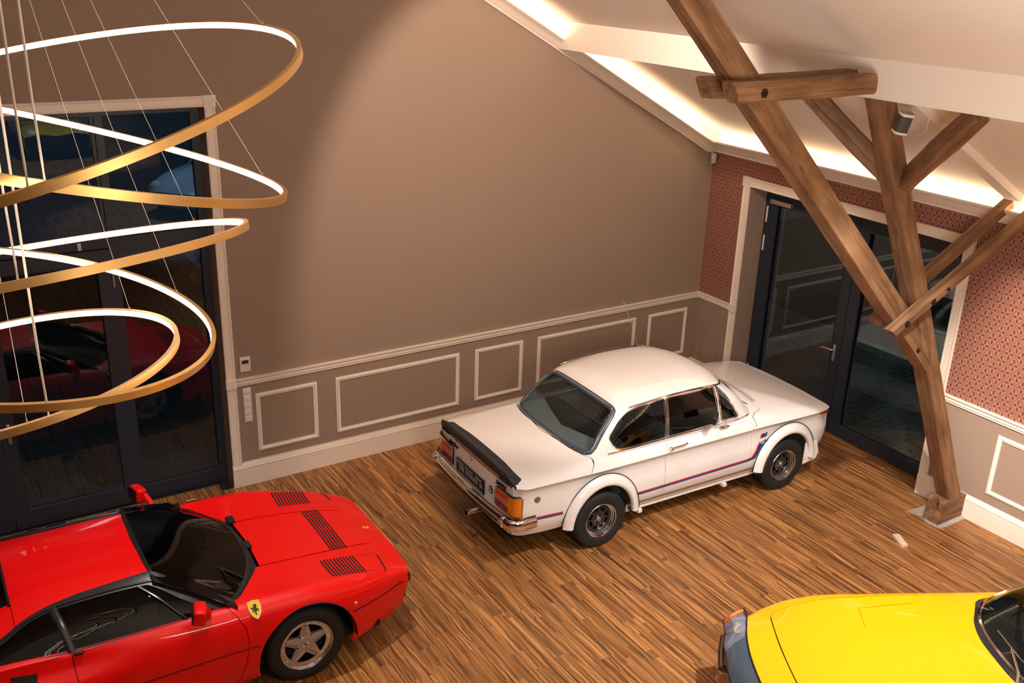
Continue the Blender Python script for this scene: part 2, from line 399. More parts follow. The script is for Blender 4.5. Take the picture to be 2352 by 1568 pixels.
# ---- floor planks (vinyl boards run along y, 0.152 wide)
fl = MB().box((XL, YF, -0.06), (0.0, 0.0, -0.008)).box((AX0, 0, -0.06), (XE, DB, -0.008)).box((0, B1, -0.06), (BD, B0, -0.008)).build('floor', M['blackm'])
tag(fl, kind='structure')
PW, PL = 0.152, 1.22
planks = []
for i in range(int(-XL/PW)+1):
    x1 = -i*PW; x0 = max(XL, x1-PW)
    y = -((i*0.4137) % 1.0)*PL + PL
    while y > YF:
        y1, y0 = y, y-PL; y -= PL
        top = 0.0
        if AX0 < x0 and x1 < XE: top = DB-0.06
        y1 = min(y1, top); y0 = max(y0, YF)
        if y1-y0 < 0.02: continue
        planks.append((x0, x1, y0, y1))
for k in range(2):                                # threshold of the right-hand door
    y = B0
    while y > B1+0.02:
        planks.append((0.0+k*PW+0.0, 0.0+(k+1)*PW-0.01, max(y-PL*(1 if k else .6), B1), y)); y -= PL*(1 if k else .6)
camv = Vector(cam.location); Minv = M4.inverted()
def pix(p):
    q = Minv @ Vector(p)
    if q.z > -0.1: return None
    return (1176+2266.12*q.x/-q.z, 784-2266.12*q.y/-q.z)
def vis_score(p):
    x0, x1, y0, y1 = p; c = pix(((x0+x1)/2, (y0+y1)/2, 0))
    if c is None or not (-80 < c[0] < 2430 and 950 < c[1] < 1640): return 0
    cc = ((x0+x1)/2, (y0+y1)/2)
    if c[0] < 900 and cc[1] < -1.6 and cc[0] < -6.1: return 0.01      # under the red car
    return (x1-x0)*(y1-y0)/((Vector((*cc, 0))-camv).length**3)
planks.sort(key=vis_score, reverse=True)
def plank_geo(x0, x1, y0, y1):
    g, h = 0.0006, 0.0022
    vs = [(x0+g, y0+g, -0.008), (x1-g, y0+g, -0.008), (x1-g, y1-g, -0.008), (x0+g, y1-g, -0.008),
          (x0+g, y0+g, -0.0011), (x1-g, y0+g, -0.0011), (x1-g, y1-g, -0.0011), (x0+g, y1-g, -0.0011),
          (x0+h, y0+h, 0), (x1-h, y0+h, 0), (x1-h, y1-h, 0), (x0+h, y1-h, 0)]
    fs = [(0, 1, 5, 4), (1, 2, 6, 5), (2, 3, 7, 6), (3, 0, 4, 7), (4, 5, 9, 8), (5, 6, 10, 9), (6, 7, 11, 10), (7, 4, 8, 11), (8, 9, 10, 11)]
    return vs, fs
cache = {}
for p in planks[:300]:
    w, l = round(p[1]-p[0], 4), round(p[3]-p[2], 4)
    if (w, l) not in cache:
        me = bpy.data.meshes.new('plank'); v, f = plank_geo(-w/2, w/2, -l/2, l/2); me.from_pydata(v, [], f)
        me.materials.append(M['floor']); cache[(w, l)] = me
    o = bpy.data.objects.new('plank', cache[(w, l)]); COL.objects.link(o); o.parent = fl
    o.location = ((p[0]+p[1])/2, (p[2]+p[3])/2, 0)
V, F, R = [], [], []
for p in planks[300:]:
    v, f = plank_geo(*p); o = len(V); V += v; F += [tuple(i+o for i in q) for q in f]; R += [random.random()]*len(v)
me = bpy.data.meshes.new('planks_beyond'); me.from_pydata(V, [], F); me.materials.append(M['floor'])
at = me.attributes.new('rnd', 'FLOAT', 'POINT'); at.data.foreach_set('value', R)
o = bpy.data.objects.new('planks_beyond', me); COL.objects.link(o); o.parent = fl; o['kind'] = 'stuff'

# ---- walls
def wall_poly(name, mtl, axis, lo, hi, poly):
    b = MB().prism(poly, None, axis, lo, hi); return tag(b.build(name, mtl), kind='structure')
w = MB()
T = 0.25
w.prism([(XE, -0.05), (0.3, -0.05), (0.3, zc(0)), (0, zc(0)+.02), (FLATX, FLATZ+.02), (XE, FLATZ+.02)], None, 1, 0.0, T)
w.prism([(AX0, ATOP), (XE, ATOP), (XE, FLATZ+.02), (AX0, FLATZ+.02)], None, 1, 0.0, T)
w.prism([(XL, -0.05), (AX0, -0.05), (AX0, FLATZ+.02), (XL-FLATX, FLATZ+.02), (XL, zc(XL)+.02)], None, 1, 0.0, T)
tag(w.build('wall_back', M['wall']), kind='structure')
w = MB()
w.mat(M['wall'])
def wb(y0, y1, z0, z1): w.box((0, y0, z0), (0.34, y1, z1))
wb(B0, 0, -.05, 1.15); wb(YF, B1, -.05, 1.15)
w.mat(M['paper']); wb(B0, 0, 1.15, 3.4); wb(YF, B1, 1.15, 3.4); wb(B1, B0, BTOP, 3.4)
w.mat(M['ceil']); w.box((-.004, YF, HT2+.03), (0, 0, 3.42))
o = tag(w.build('wall_right', None), kind='structure')
rv = MB(); e = 0.003                            # painted reveals of the right-hand door
rv.box((0.001, B0-e, 0), (BD, B0+0.02, BTOP)); rv.box((0.001, B1-0.02, 0), (BD, B1+e, BTOP)); rv.box((0.001, B1, BTOP-e), (BD, B0, BTOP+0.02))
tag(rv.build('trim_1', M['wall']), kind='structure')
tag(MB().box((XL-0.25, YF, -.05), (XL, 0.2, zc(XL)+.2)).build('wall_left', M['wall']), kind='structure')
tag(MB().prism([(XL, -0.05), (0.3, -0.05), (0.3, zc(0)), (FLATX, FLATZ+.02), (XL-FLATX, FLATZ+.02), (XL, zc(XL))], None, 1, YF-.2, YF).build('wall_front', M['wall']), kind='structure')
c = MB().prism([(0.34, CZ0+.0), (0, CZ0), (FLATX, FLATZ), (XL-FLATX, FLATZ), (XL, CZ0), (XL-.3, CZ0), (XL-.3, CZ0+.3), (XL-FLATX, FLATZ+.3), (FLATX, FLATZ+.3), (0.34, CZ0+.3)], None, 1, YF-.2, T)
tag(c.build('ceiling', M['ceil']), kind='structure')
# purlin casings (plastered boxes under the slope) on both sides
p = MB().prism([(-2.52, 4.41), (-2.28, 4.41), (-2.28, CZ0-K*-2.28+.01), (-2.52, CZ0-K*-2.52+.01)], None, 1, YF, 0.0)
tag(p.build('trim_2', M['ceil']), kind='structure')
p = MB().prism([(XL+2.52, 4.41), (XL+2.28, 4.41), (XL+2.28, CZ0-K*-2.28+.01), (XL+2.52, CZ0-K*-2.52+.01)], None, 1, YF, 0.0)
tag(p.build('trim_3', M['ceil']), kind='structure')
# rafter casing between the paired ties, low box under the slope
rb = MB()
for yy in (-4.155, -8.7, -13.2):
    n = Vector((-K, 0, -1)).normalized()          # inward from slope
    a = Vector((-0.16, yy, CZ0+K*0.16)); b = Vector((-2.28, yy, CZ0+K*2.28))
    d = Vector((0, 0.075, 0))
    vs = [a-d, a+d, b+d, b-d, a-d+n*.07, a+d+n*.07, b+d+n*.07, b-d+n*.07]
    rb.add(vs, [(0, 1, 2, 3), (4, 5, 6, 7), (0, 1, 5, 4), (1, 2, 6, 5), (2, 3, 7, 6), (3, 0, 4, 7)])
tag(rb.build('trim_4', M['ceil']), kind='structure')

# ---- mouldings: profile swept; out = away from wall
RAIL = [(0, 0), (.012, 0), (.016, -.004), (.016, .012), (.026, .022), (.026, .050), (.034, .058), (.040, .066), (.040, .078), (0, .078)]
BASE = [(0, 0), (.022, 0), (.022, .205), (.026, .208), (.026, .218), (.018, .224), (.018, .236), (.012, .246), (.008, HB), (0, HB)]
CORN = [(.0, .0), (.030, .0), (.034, .012), (.030, .022), (.046, .034), (.062, .062), (.088, .098), (.118, .122), (.142, .130), (.150, .140), (.150, .158), (.142, .158), (.138, .142), (.10, .125), (.04, .045), (0, .03)]
def run(prof, pts, outs, ups, z=None):
    return MB().sweep(prof, [(p, o, u) for p, o, u in zip(pts, outs, ups)])
U = (0, 0, 1)
# chair rail: back wall then round the corner to the right wall up to the door
m = MB(); zr = HC-.078
m.sweep(RAIL, [((-6.305, 0, zr), (0, -1, 0), U), ((0, 0, zr), (-1, -1, 0), U), ((0, -.594, zr), (-1, 0, 0), U)])
m.sweep(RAIL, [((0, -3.772, zr), (-1, 0, 0), U), ((0, YF, zr), (-1, 0, 0), U)])
m.sweep(RAIL, [((XL, 0, zr), (0, -1, 0), U), ((AX0-.11, 0, zr), (0, -1, 0), U)])
tag(m.build('trim_5', M['trim'], smooth=25), kind='structure')
m = MB(); m.sweep(BASE, [((XE-.002, 0, 0), (0, -1, 0), U), ((0, 0, 0), (-1, -1, 0), U), ((0, B0+.02, 0), (-1, 0, 0), U)])
m.sweep(BASE, [((XL, 0, 0), (0, -1, 0), U), ((AX0-.002, 0, 0), (0, -1, 0), U)])
tag(m.build('baseboard_back', M['trim'], smooth=25), kind='structure')
m = MB(); m.sweep(BASE, [((0, B1, 0), (-1, 0, 0), U), ((0, YF, 0), (-1, 0, 0), U)])
tag(m.build('baseboard_right', M['trim'], smooth=25), kind='structure')
# small base mould above the baseboard (back wall)
m = MB(); m.box((-6.30, -.006, HB), (0, 0, HB+.014)); tag(m.build('trim_6', M['trim']), kind='structure')
# cornice: horizontal along the right wall, then up the gable
sl = Vector((-1, 0, K)).normalized(); nup = Vector((K, 0, 1)).normalized()
m = MB(); zb = HT2+.01
m.sweep(CORN, [((0, YF, zb), (-1, 0, 0), U), ((0, 0, zb), (-1, -1, 0), U)])
g0 = Vector((-.11, 0, HT2+.005))
cornA = [(a, b*.70) for a, b in CORN]
L = (abs(FLATX)-.11)/abs(sl.x)
m.sweep(cornA, [((0, 0, zb), (-1, -1, 0), Vector(U)/.70), ((-.135, 0, zb), (0, -1, 0), Vector((.10, 0, 1.25))), (g0+sl*.30, (0, -1, 0), nup), (g0+sl*(L-.15), (0, -1, 0), nup)])
tag(m.build('trim_7', M['trim'], smooth=30), kind='structure')
# cove led strips lying in the cornice trough
le = MB()
le.box((-.085, YF+.1, zb+.10), (-.06, -.12, zb+.106))
q0 = g0+nup*.075
d = sl*(L-.25); yv = Vector((0, -.055, 0)); y2 = Vector((0, -.08, 0)); s0 = q0+sl*.25
le.add([s0+yv, s0+y2, s0+d+y2, s0+d+yv, s0+yv+nup*.006, s0+y2+nup*.006, s0+d+y2+nup*.006, s0+d+yv+nup*.006], [(0, 1, 2, 3), (4, 5, 6, 7), (0, 1, 5, 4), (1, 2, 6, 5), (2, 3, 7, 6), (3, 0, 4, 7)])
tag(le.build('trim_8', M['cove']), kind='structure')

# white strip of wall inside the gable cove
cw = MB(); a = g0+nup*.02-sl*.125; b = a+sl*(L+.22)
cw.add([a, b, b+Vector((0, 0, .34)), a+Vector((0, 0, .34)), a+Vector((0, -.003, 0)), b+Vector((0, -.003, 0)), b+Vector((0, -.003, .34)), a+Vector((0, -.003, .34))], [(0, 1, 2, 3), (4, 5, 6, 7), (0, 1, 5, 4), (1, 2, 6, 5), (2, 3, 7, 6), (3, 0, 4, 7)])
tag(cw.build('trim_34', M['ceil']), kind='structure')

# picture-frame mouldings
PF = [(0, 0), (.010, 0), (.012, .010), (.020, .016), (.020, .026), (.013, .032), (.011, .046), (0, .046)]   # (out, inward)
HP1, HP0 = 1.0297, 0.3687
frames = []
for a, b in ((-6.1221, -5.4486), (-5.2346, -3.6952), (-3.4811, -2.8139), (-2.5986, -1.0695), (-.8541, -.1889)): frames.append(('A', a, b))
y = -4.4318
for wv in (.70, 1.55, .70, 1.55, .70, 1.55, .70, 1.55, .70, 1.55): frames.append(('B', y-wv, y)); y -= wv+.23
frames.append(('A', XL+.4, XL+1.1)); frames.append(('A', XL+1.3, XL+2.9)); frames.append(('A', XL+3.1, XL+3.8)); frames.append(('A', XL+4.0, XL+5.6))
n = 8
for k, a, b in frames:
    n += 1
    m = MB(); path = []
    for (s, z, ds, dz) in ((a, HP0, 1, 1), (b, HP0, -1, 1), (b, HP1, -1, -1), (a, HP1, 1, -1)):
        if k == 'A': path.append(((s, 0, z), (0, -1, 0), (ds, 0, dz)))
        else: path.append(((0, s, z), (-1, 0, 0), (0, ds, dz)))
    m.sweep(PF, path, closed=True)
    tag(m.build('trim_%d' % n, M['trim'], smooth=25), kind='structure')

# door casings: face = across the board
def casing(name, wall, s0, s1, top, wd, sgn_in):
    """two uprights and a head with plinth/corner/rail blocks. s0<s1 opening edges"""
    m = MB()
    PR = [(0, 0), (.020, 0), (.024, .008), (.020, .016), (.016, .02), (.016, wd-.026), (.022, wd-.02), (.026, wd-.008), (.022, wd), (0, wd)]
    def P(s, z, out=(0, 0)):
        return (s, 0, z) if wall == 'A' else (0, s, z)
    O = (0, -1, 0) if wall == 'A' else (-1, 0, 0)
    ax = Vector((1, 0, 0)) if wall == 'A' else Vector((0, 1, 0))
    for s, sg in ((s0, -1), (s1, 1)):
        for z0, z1 in ((HB, HC-.09), (HC, top-wd)):
            m.sweep(PR, [(P(s, z0), O, ax*sg), (P(s, z1), O, ax*sg)])
        def blk(z0, z1, gr=.006):
            a = s-gr*sg; b = s+sg*(wd+gr)
            lo, hi = min(a, b), max(a, b)
            if wall == 'A': m.box((lo, -.034, z0), (hi, 0, z1))
            else: m.box((-.034, lo, z0), (0, hi, z1))
        blk(HC-.09, HC+.004); blk(top-wd-.006, top+.006)
    m.sweep(PR, [(P(s0, top-wd), O, U), (P(s1, top-wd), O, U)])
    return tag(m.build(name, M['trim'], smooth=25), kind='structure')
casing('trim_31', 'A', AX0, XE, ATOP+.10, .098, 1)
casing('trim_32', 'B', B1, B0, BTOP+.108, .108, 1)

# ---- left door (glazed screen in the back wall)
dA = empty('door_1', (0, 0, 0), kind='structure')
yd0, yd1 = DB-.01, DB+.06
f = MB()
def fr(x0, x1, z0, z1, y0=yd0, y1=yd1): f.box((x0, y0, z0), (x1, y1, z1))
ML, MR, TR0, TR1 = -7.37, -7.265, 2.655, 2.785
fr(AX0, XE, 3.90, ATOP); fr(-6.492, XE, 0, 3.90); fr(AX0, AX0+.075, 0, 3.90)
fr(ML+.035, MR, 0, 3.90); fr(-9.70, -9.60, 0, 3.90)
fr(MR, -6.492, TR0-.02, TR1); fr(-9.60, ML+.035, TR0+.04, TR1); fr(AX0+.075, -9.70, TR0-.02, TR1); fr(MR, -6.492, 0, .16); fr(AX0+.075, -9.70, 0, .16)
f.box((ML-.0, yd0+.01, TR1-.01), (ML+.03, yd1, 3.9))
f.build('door_frame', M['alu'], dA)
def leaf(x0, x1, hinge_right):
    l = MB(); a, b = yd0-.012, yd1-.01; s = .118
    l.box((x0, a, .008), (x0+s, b, TR0+.03)); l.box((x1-s, a, .008), (x1, b, TR0+.03)); l.box((x0+s, a, .008), (x1-s, b, .19)); l.box((x0+s, a, TR0-.10), (x1-s, b, TR0+.03))
    g = .008
    for (p, q, z0, z1) in ((x0+s, x0+s+g, .19, TR0-.1), (x1-s-g, x1-s, .19, TR0-.1)): l.box((p, a-.004, z0), (q, a+.02, z1))
    o = l.build('door_leaf', M['alu'], dA)
    hx = x1 if hinge_right else x0
    for z in (.10, 1.27, 2.38):
        MB().lathe([(0, -.062), (.009, -.062), (.009, .062), (0, .062)], 12, Matrix.Translation((hx, a-.014, z)) @ Matrix.Rotation(pi/2, 4, 'X')).build('hinge', M['grey_metal'], o, smooth=40)
    MB().box((x0+s, yd0+.025, .19), (x1-s, yd0+.033, TR0-.1)).build('glass_pane', M['pane'], o)
    return o
lf1 = leaf(-8.475, -7.335, True); lf2 = leaf(-9.595, -8.485, False)
hb = MB().rbox((-8.40, yd0-.05, 1.02), (-8.28, yd0-.03, 1.045), .008).rbox((-8.425, yd0-.03, .93), (-8.395, yd0-.012, 1.13), .006).build('door_handle', M['grey_metal'], lf1, smooth=40)
for (x0, x1, z0, z1) in ((MR, -6.492, .16, TR0-.02), (MR, -6.492, TR1, 3.9), (-9.60, ML, TR1, 3.9), (AX0+.075, -9.70, .16, TR0-.02), (AX0+.075, -9.70, TR1, 3.9)):
    MB().box((x0, yd0+.03, z0), (x1, yd0+.038, z1)).build('glass_pane', M['pane'], dA)
MB().rbox((-7.61, yd0-.022, 2.70), (-7.575, yd0, 2.77), .004).build('door_contact', M['grey_metal'], dA)

# ---- right door (double glazed door)
dB = empty('door_2', (0, 0, 0), kind='structure')
xb0, xb1 = BD, BD+.075
f = MB()
f.box((xb0, B0-.06, 0), (xb1, B0, BTOP)); f.box((xb0, B1, 0), (xb1, B1+.03, BTOP)); f.box((xb0, B1, 2.70), (xb1, B0, BTOP)); f.box((xb0+.02, B1, 0), (xb1, B0, .02))
f.build('door_frame', M['alu'], dB)
def leafB(y0, y1, bot, hinge=None):          # y0<y1
    l = MB(); a, b = xb0-.012, xb1-.01; s = .13
    l.box((a, y0, .008), (b, y0+s, 2.70)); l.box((a, y1-s, .008), (b, y1, 2.70)); l.box((a, y0+s, .008), (b, y1-s, bot)); l.box((a, y0+s, 2.56), (b, y1-s, 2.70))
    for (p, q) in ((y0+s, y0+s+.01), (y1-s-.01, y1-s)): l.box((a-.006, p, bot), (a+.02, q, 2.56))
    o = l.build('door_leaf', M['alu'], dB)
    MB().box((xb0+.026, y0+s, bot), (xb0+.034, y1-s, 2.56)).build('glass_pane', M['pane2'], o)
    return o
lb1 = leafB(-2.17, -.775, .21); lb2 = leafB(B1+.03, -2.18, .15)
for z in (2.43, 2.06, .30):
    MB().lathe([(0, -.10), (.011, -.10), (.011, .10), (0, .10)], 12, Matrix.Translation((xb0-.02, -.762, z)) @ Matrix.Rotation(pi/2, 4, 'X')).build('hinge', M['white_plastic'], lb1, smooth=40)
h = MB(); xh = xb0-.012
h.rbox((xh-.012, -2.105, .92), (xh, -2.072, 1.13), .006)
h.tube([(xh-.01, -2.088, 1.07), (xh-.05, -2.088, 1.07), (xh-.058, -2.07, 1.07), (xh-.056, -2.0, 1.068), (xh-.05, -1.93, 1.055)], .010, 10)
h.build('door_handle', M['grey_metal'], lb1, smooth=40)
MB().rbox((xb0-.07, -1.165, 2.585), (xb0-.012, -.83, 2.645), .008).build('door_closer', M['grey_metal'], lb1, smooth=40)

# ---- outside: paving
g1 = tag(MB().box((-14, DB+.08, -.20), (-4.5, 9, -.065)).build('ground_back', M['ground']), 'dark ground with large paving slabs outside the left glass door', 'ground')
for i in range(11):
    for j in range(9):
        x0 = -12.2+i*.62+(j % 2)*.31; y0 = DB+.12+j*.42
        if y0 > 4.2: continue
        s = MB().box((x0+.006, y0+.006, -.065), (x0+.614, y0+.414, -.012-.004*random.random()))
        s.build('paving_slab', M['slab'], g1)
g2 = tag(MB().box((BD+.09, -14, -.20), (9, 6, -.075)).build('ground_right', M['ground']), 'paved yard of small grey concrete blocks outside the right glass door', 'ground')
blocks = []
for i in range(26):
    for j in range(34):
        blocks.append((BD+.12+i*.115, -4.6+j*.215+(i % 2)*.107))
blocks.sort(key=lambda p: abs(p[0]-1.1)+abs(p[1]+2.2)*.6)
def blk_geo(x, y):
    pts = [(.004, .006), (.035, .016), (.08, .0), (.109, .008), (.109, .10), (.117, .15), (.109, .20), (.08, .195), (.035, .211), (.004, .203), (.004, .15), (.012, .1)]
    pts = [(a+x, b+y) for a, b in pts]; z = -.02-.005*random.random(); n = len(pts)
    return [(a, b, -.075) for a, b in pts]+[(a, b, z) for a, b in pts], [tuple(range(n, 2*n))]+[(i, (i+1) % n, (i+1) % n+n, i+n) for i in range(n)]
meb = []
for _ in range(4):
    v, f2 = blk_geo(0, 0); me = bpy.data.meshes.new('paver_block'); me.from_pydata(v, [], f2); me.materials.append(M['cobble']); meb.append(me)
for k, (x, y) in enumerate(blocks[:300]):
    o = bpy.data.objects.new('paver_block', meb[k % 4]); COL.objects.link(o); o.location = (x, y, 0); o.parent = g2
m = MB()
for x, y in blocks[300:]: m.add(*blk_geo(x, y))
m.build('paver_blocks_beyond', M['cobble'], g2)['kind'] = 'stuff'

# ---- small wall fittings
t = tag(MB().rbox((-6.262, -.022, 1.300), (-6.152, 0, 1.462), .006).build('thermostat', M['white_plastic'], smooth=40), 'small white wall thermostat with dark display above the chair rail beside the left door', 'thermostat')
MB().rbox((-6.243, -.024, 1.388), (-6.173, -.021, 1.428), .001).build('display', M['dark_screen'], t)
MB().lathe([(0, 0), (.004, 0)], 10, Matrix.Translation((-6.215, -.0235, 1.445))).build('status_light', mat('green_led', (.3, .7, .2), .4), t)
sw = tag(MB().rbox((-6.250, -.012, .728), (-6.166, 0, 1.115), .004).build('switch_panel', M['white_plastic'], smooth=40), 'tall white switch and socket panel with five inserts below the chair rail', 'switch panel')
for k in range(5):
    z = .767+k*.0775
    MB().rbox((-6.240, -.018, z-.031), (-6.176, -.011, z+.031), .004).build('switch_rocker' if k < 4 else 'socket', M['white_plastic'], sw, smooth=40)
MB().rbox((-6.228, -.0195, 1.058), (-6.188, -.017, 1.094), .002).build('socket_cover', M['white_plastic'], sw, smooth=40)
s = tag(MB().rbox((-.075, -.085, 2.965), (-.022, -.03, 3.088), .008).build('motion_sensor', M['white_plastic'], smooth=40), 'small white sensor box high in the corner under the cornice', 'sensor')
MB().rbox((-.078, -.078, 2.985), (-.074, -.038, 3.02), .002).build('sensor_lens', mat('sensor_lens', (.55, .52, .55), .2), s)
h = MB()
for (y0, y1, z0, z1) in ((-.147, -.144, .30, .664), (-.147, -.452, .661, .664), (-.455, -.452, .30, .664), (-.147, -.452, .30, .303)):
    h.box((-.0012, min(y0, y1), z0), (0.001, max(y0, y1), z1))
tag(h.build('trim_33', mat('hatch_joint', (.09, .075, .06), .8)), kind='structure')
b = MB().box((-.0, -.0, 0), (.20, .07, .028)); b = b.build('wood_offcut', M['pine'])
b.location = (-1.03, -4.345, .0); b.rotation_euler = (0, 0, radians(62)); tag(b, 'small pale pine offcut block lying on the wooden floor', 'wood block')
MB().box((.012, .010, .0281), (.03, .045, .0283)).build('paper_label', M['badge_white'], b)
# ================================================================== TIMBER TRUSS
tt = empty('timber_truss', (-.22, -4.155, 0), label='old timber truss with leaning post and braces before the right glass door', cat='timber truss')
TO = Vector((-.22, -4.155, 0))
def beam(name, p0, p1, w, d, updir=(0, 0, 1), bev=.007, seg=14, jit=.004, chamfer_start=0, chamfer_end=0, parent=None):
    """beam whose axis is p0->p1; w = size across in the updir plane, d = the other size. mesh in local axes (x along)"""
    p0 = Vector(p0); p1 = Vector(p1); ax = (p1-p0); L = ax.length; ax.normalize()
    side = ax.cross(Vector(updir)).normalized(); up = side.cross(ax).normalized()
    h, k = w/2, d/2; c = bev
    prof = [(-k+c, -h), (0, -h+jit*.3), (k-c, -h), (k, -h+c), (k, 0), (k, h-c), (k-c, h), (0, h), (-k+c, h), (-k, h-c), (-k, 0), (-k, -h+c)]
    m = MB(); vs = []
    n = len(prof)
    ph = [random.uniform(0, 6) for _ in range(n)]
    for i in range(seg+1):
        t = i/seg; x = t*L
        for q, (a, b) in enumerate(prof):
            f = 1.0
            aa = a+jit*sin(t*9+ph[q])+random.uniform(-jit, jit)*.5; bb = b+jit*cos(t*7+ph[q])+random.uniform(-jit, jit)*.5
            xx = x
            if i == 0 and chamfer_start: xx += chamfer_start*max(0, (-b/h)*.5+.5)
            if i == seg and chamfer_end: xx -= chamfer_end*max(0, (-b/h)*.5+.5)
            vs.append((xx, aa, bb))
    fs = []
    for i in range(seg):
        for q in range(n):
            r = (q+1) % n; fs.append((i*n+q, i*n+r, (i+1)*n+r, (i+1)*n+q))
    fs += [tuple(range(n)), tuple(seg*n+q for q in range(n))]
    m.add(vs, fs); o = m.build(name, M['timber'], None, smooth=28)
    R = Matrix((( ax.x, side.x, up.x), (ax.y, side.y, up.y), (ax.z, side.z, up.z))).to_4x4()
    o.parent = parent or tt
    o.matrix_local = Matrix.Translation(p0-(TO if (parent is None or parent is tt) else Vector((0, 0, 0)))) @ R
    return o
YC = -4.155
post = beam('post', (-.123, YC, .13), (-2.347, YC, 4.44), .171, .165, (1, 0, 0), seg=22)
strut = beam('strut', (-1.08, YC, 1.950), (-6.45, YC, 7.067), .193, .158, (0, 0, 1), seg=26)
strut.name = 'strut'
beam('tie_beam', (-1.885, YC-.137, 2.394), (-.02, YC-.137, 3.305), .105, .105, seg=12, chamfer_start=.05, bev=.02)
beam('tie_beam', (-1.77, YC+.137, 2.386), (-.02, YC+.137, 3.300), .120, .105, seg=12, chamfer_start=.05, bev=.02)
beam('collar_beam', (-4.12, YC-.150, 4.525), (-2.66, YC-.150, 4.535), .145, .13, seg=12, chamfer_start=.07, bev=.022)
beam('collar_beam', (-4.08, YC+.150, 4.520), (-2.42, YC+.150, 4.530), .145, .13, seg=12, chamfer_start=.07, bev=.022)
beam('knee_brace', (-1.93, YC-.05, 3.70), (-2.42, -5.08, 4.42), .145, .12, seg=8)
beam('knee_brace', (-1.88, YC+.03, 3.66), (-2.42, -3.44, 4.42), .16, .12, seg=8)
# foot block and stone
fb = MB(); y0, y1 = -4.245, -4.06
fb.prism([(-.425, .012), (.0, .012), (.0, .26), (-.335, .26), (-.38, .24)], None, 1, y0, y1)
o = fb.build('foot_block', M['timber'], tt); o.location = -TO
ck = MB(); 
pts = [(-.333, -4.10, .2605), (-.35, -4.15, .2555), (-.366, -4.16, .251), (-.383, -4.185, .232), (-.39, -4.18, .20), (-.397, -4.20, .165)]
for a, b in zip(pts[:-1], pts[1:]):
    a = Vector(a); b = Vector(b); s = Vector((.0, .007, .004)); ck.add([a-s+Vector((-.002, 0, .001)), a+s+Vector((-.002, 0, .001)), b+s+Vector((-.002, 0, .001)), b-s+Vector((-.002, 0, .001))], [(0, 1, 2, 3)])
c2 = ck.build('drying_crack', M['blackm'], o)
def bolt(x, z, y=YC-.210, r=.028):
    b = MB()
    b.lathe([(0, -.006), (r*1.25, -.006), (r*1.25, .004), (0, .004)], 6, Matrix.Translation((x, y, z)))
    b.lathe([(0, -.024), (r*.45, -.022), (r*.5, -.010)], 6, Matrix.Translation((x, y, z)))
    q = b.build('bolt', M['iron'], tt); q.location = -TO
bolt(-1.72, 2.475, YC-.190); bolt(-1.40, 2.63, YC-.190, .025); bolt(-3.83, 4.52, YC-.215)
bolt(-1.33, 2.12, YC-.083, .018); bolt(-1.22, 2.72, YC-.19, .014)
st = MB()
R0 = [(-.455, -3.90), (-.40, -4.02), (-.46, -4.12), (-.455, -4.29), (-.30, -4.305), (-.05, -4.30), (-.021, -4.29), (-.021, -4.00), (-.10, -3.93), (-.3, -3.915)]
st.prism(R0, None, 2, -.006, .012)
tag(st.build('stone_pad', M['stone']), 'rough grey stone pad let into the floor under the timber post', 'stone slab')

# ---- small loudspeaker on the post
sp = empty('loudspeaker', (-2.33, -4.40, 4.24), label='small white loudspeaker with dark grille fixed near the top of the timber post', cat='speaker')
def rr(w, d, r, n=6):
    out = []
    for cx, cy, a0 in ((w-r, d-r, 0), (-w+r, d-r, 90), (-w+r, -d+r, 180), (w-r, -d+r, 270)):
        for i in range(n+1):
            a = radians(a0+90*i/n); out.append((cx+r*cos(a), cy+r*sin(a)))
    return out
def cap(z0, z1, w, d, r, mt, name, dome=0):
    m = MB(); p = rr(w, d, r); m.prism(p, None, 2, z0, z1); return m.build(name, mt, sp, smooth=40)
cap(-.082, .082, .059, .059, .035, M['fabric'], 'grille')
cap(.075, .098, .062, .062, .037, M['white_plastic'], 'top_cap'); cap(-.092, -.072, .062, .062, .037, M['white_plastic'], 'bottom_cap')
k = MB()
po = rr(.048, .042, .024); pi_ = rr(.041, .035, .019); nn = len(po)
k.add([(a, b, .0985) for a, b in po]+[(a, b, .0985) for a, b in pi_], [(i, (i+1) % nn, (i+1) % nn+nn, i+nn) for i in range(nn) if not (5 < i < 8)])
k.build('printed_ring', M['ring_mark'], sp)
k = MB()
for i in range(5): k.box((-.018+i*.008, -.012+(.004 if i % 2 else 0), .0983), (-.013+i*.008, .004, .0990))
k.build('touch_marks', M['ring_mark'], sp)
k = MB().box((-.02, .055, -.02), (.02, .075, .02)); k.build('wall_bracket', M['white_plastic'], sp)
sp.scale = (.86, .86, .86); sp.rotation_euler = (radians(13), radians(7), radians(-28))
cb = MB().tube([(-2.25, -4.49, 4.15), (-2.17, -4.50, 4.18), (-2.19, -4.52, 4.30), (-2.34, -4.54, 4.405)], .0022, 6)
tag(cb.build('speaker_cable', M['cable']), 'thin pale cable running from the loudspeaker up to the white ceiling beam', 'cable')

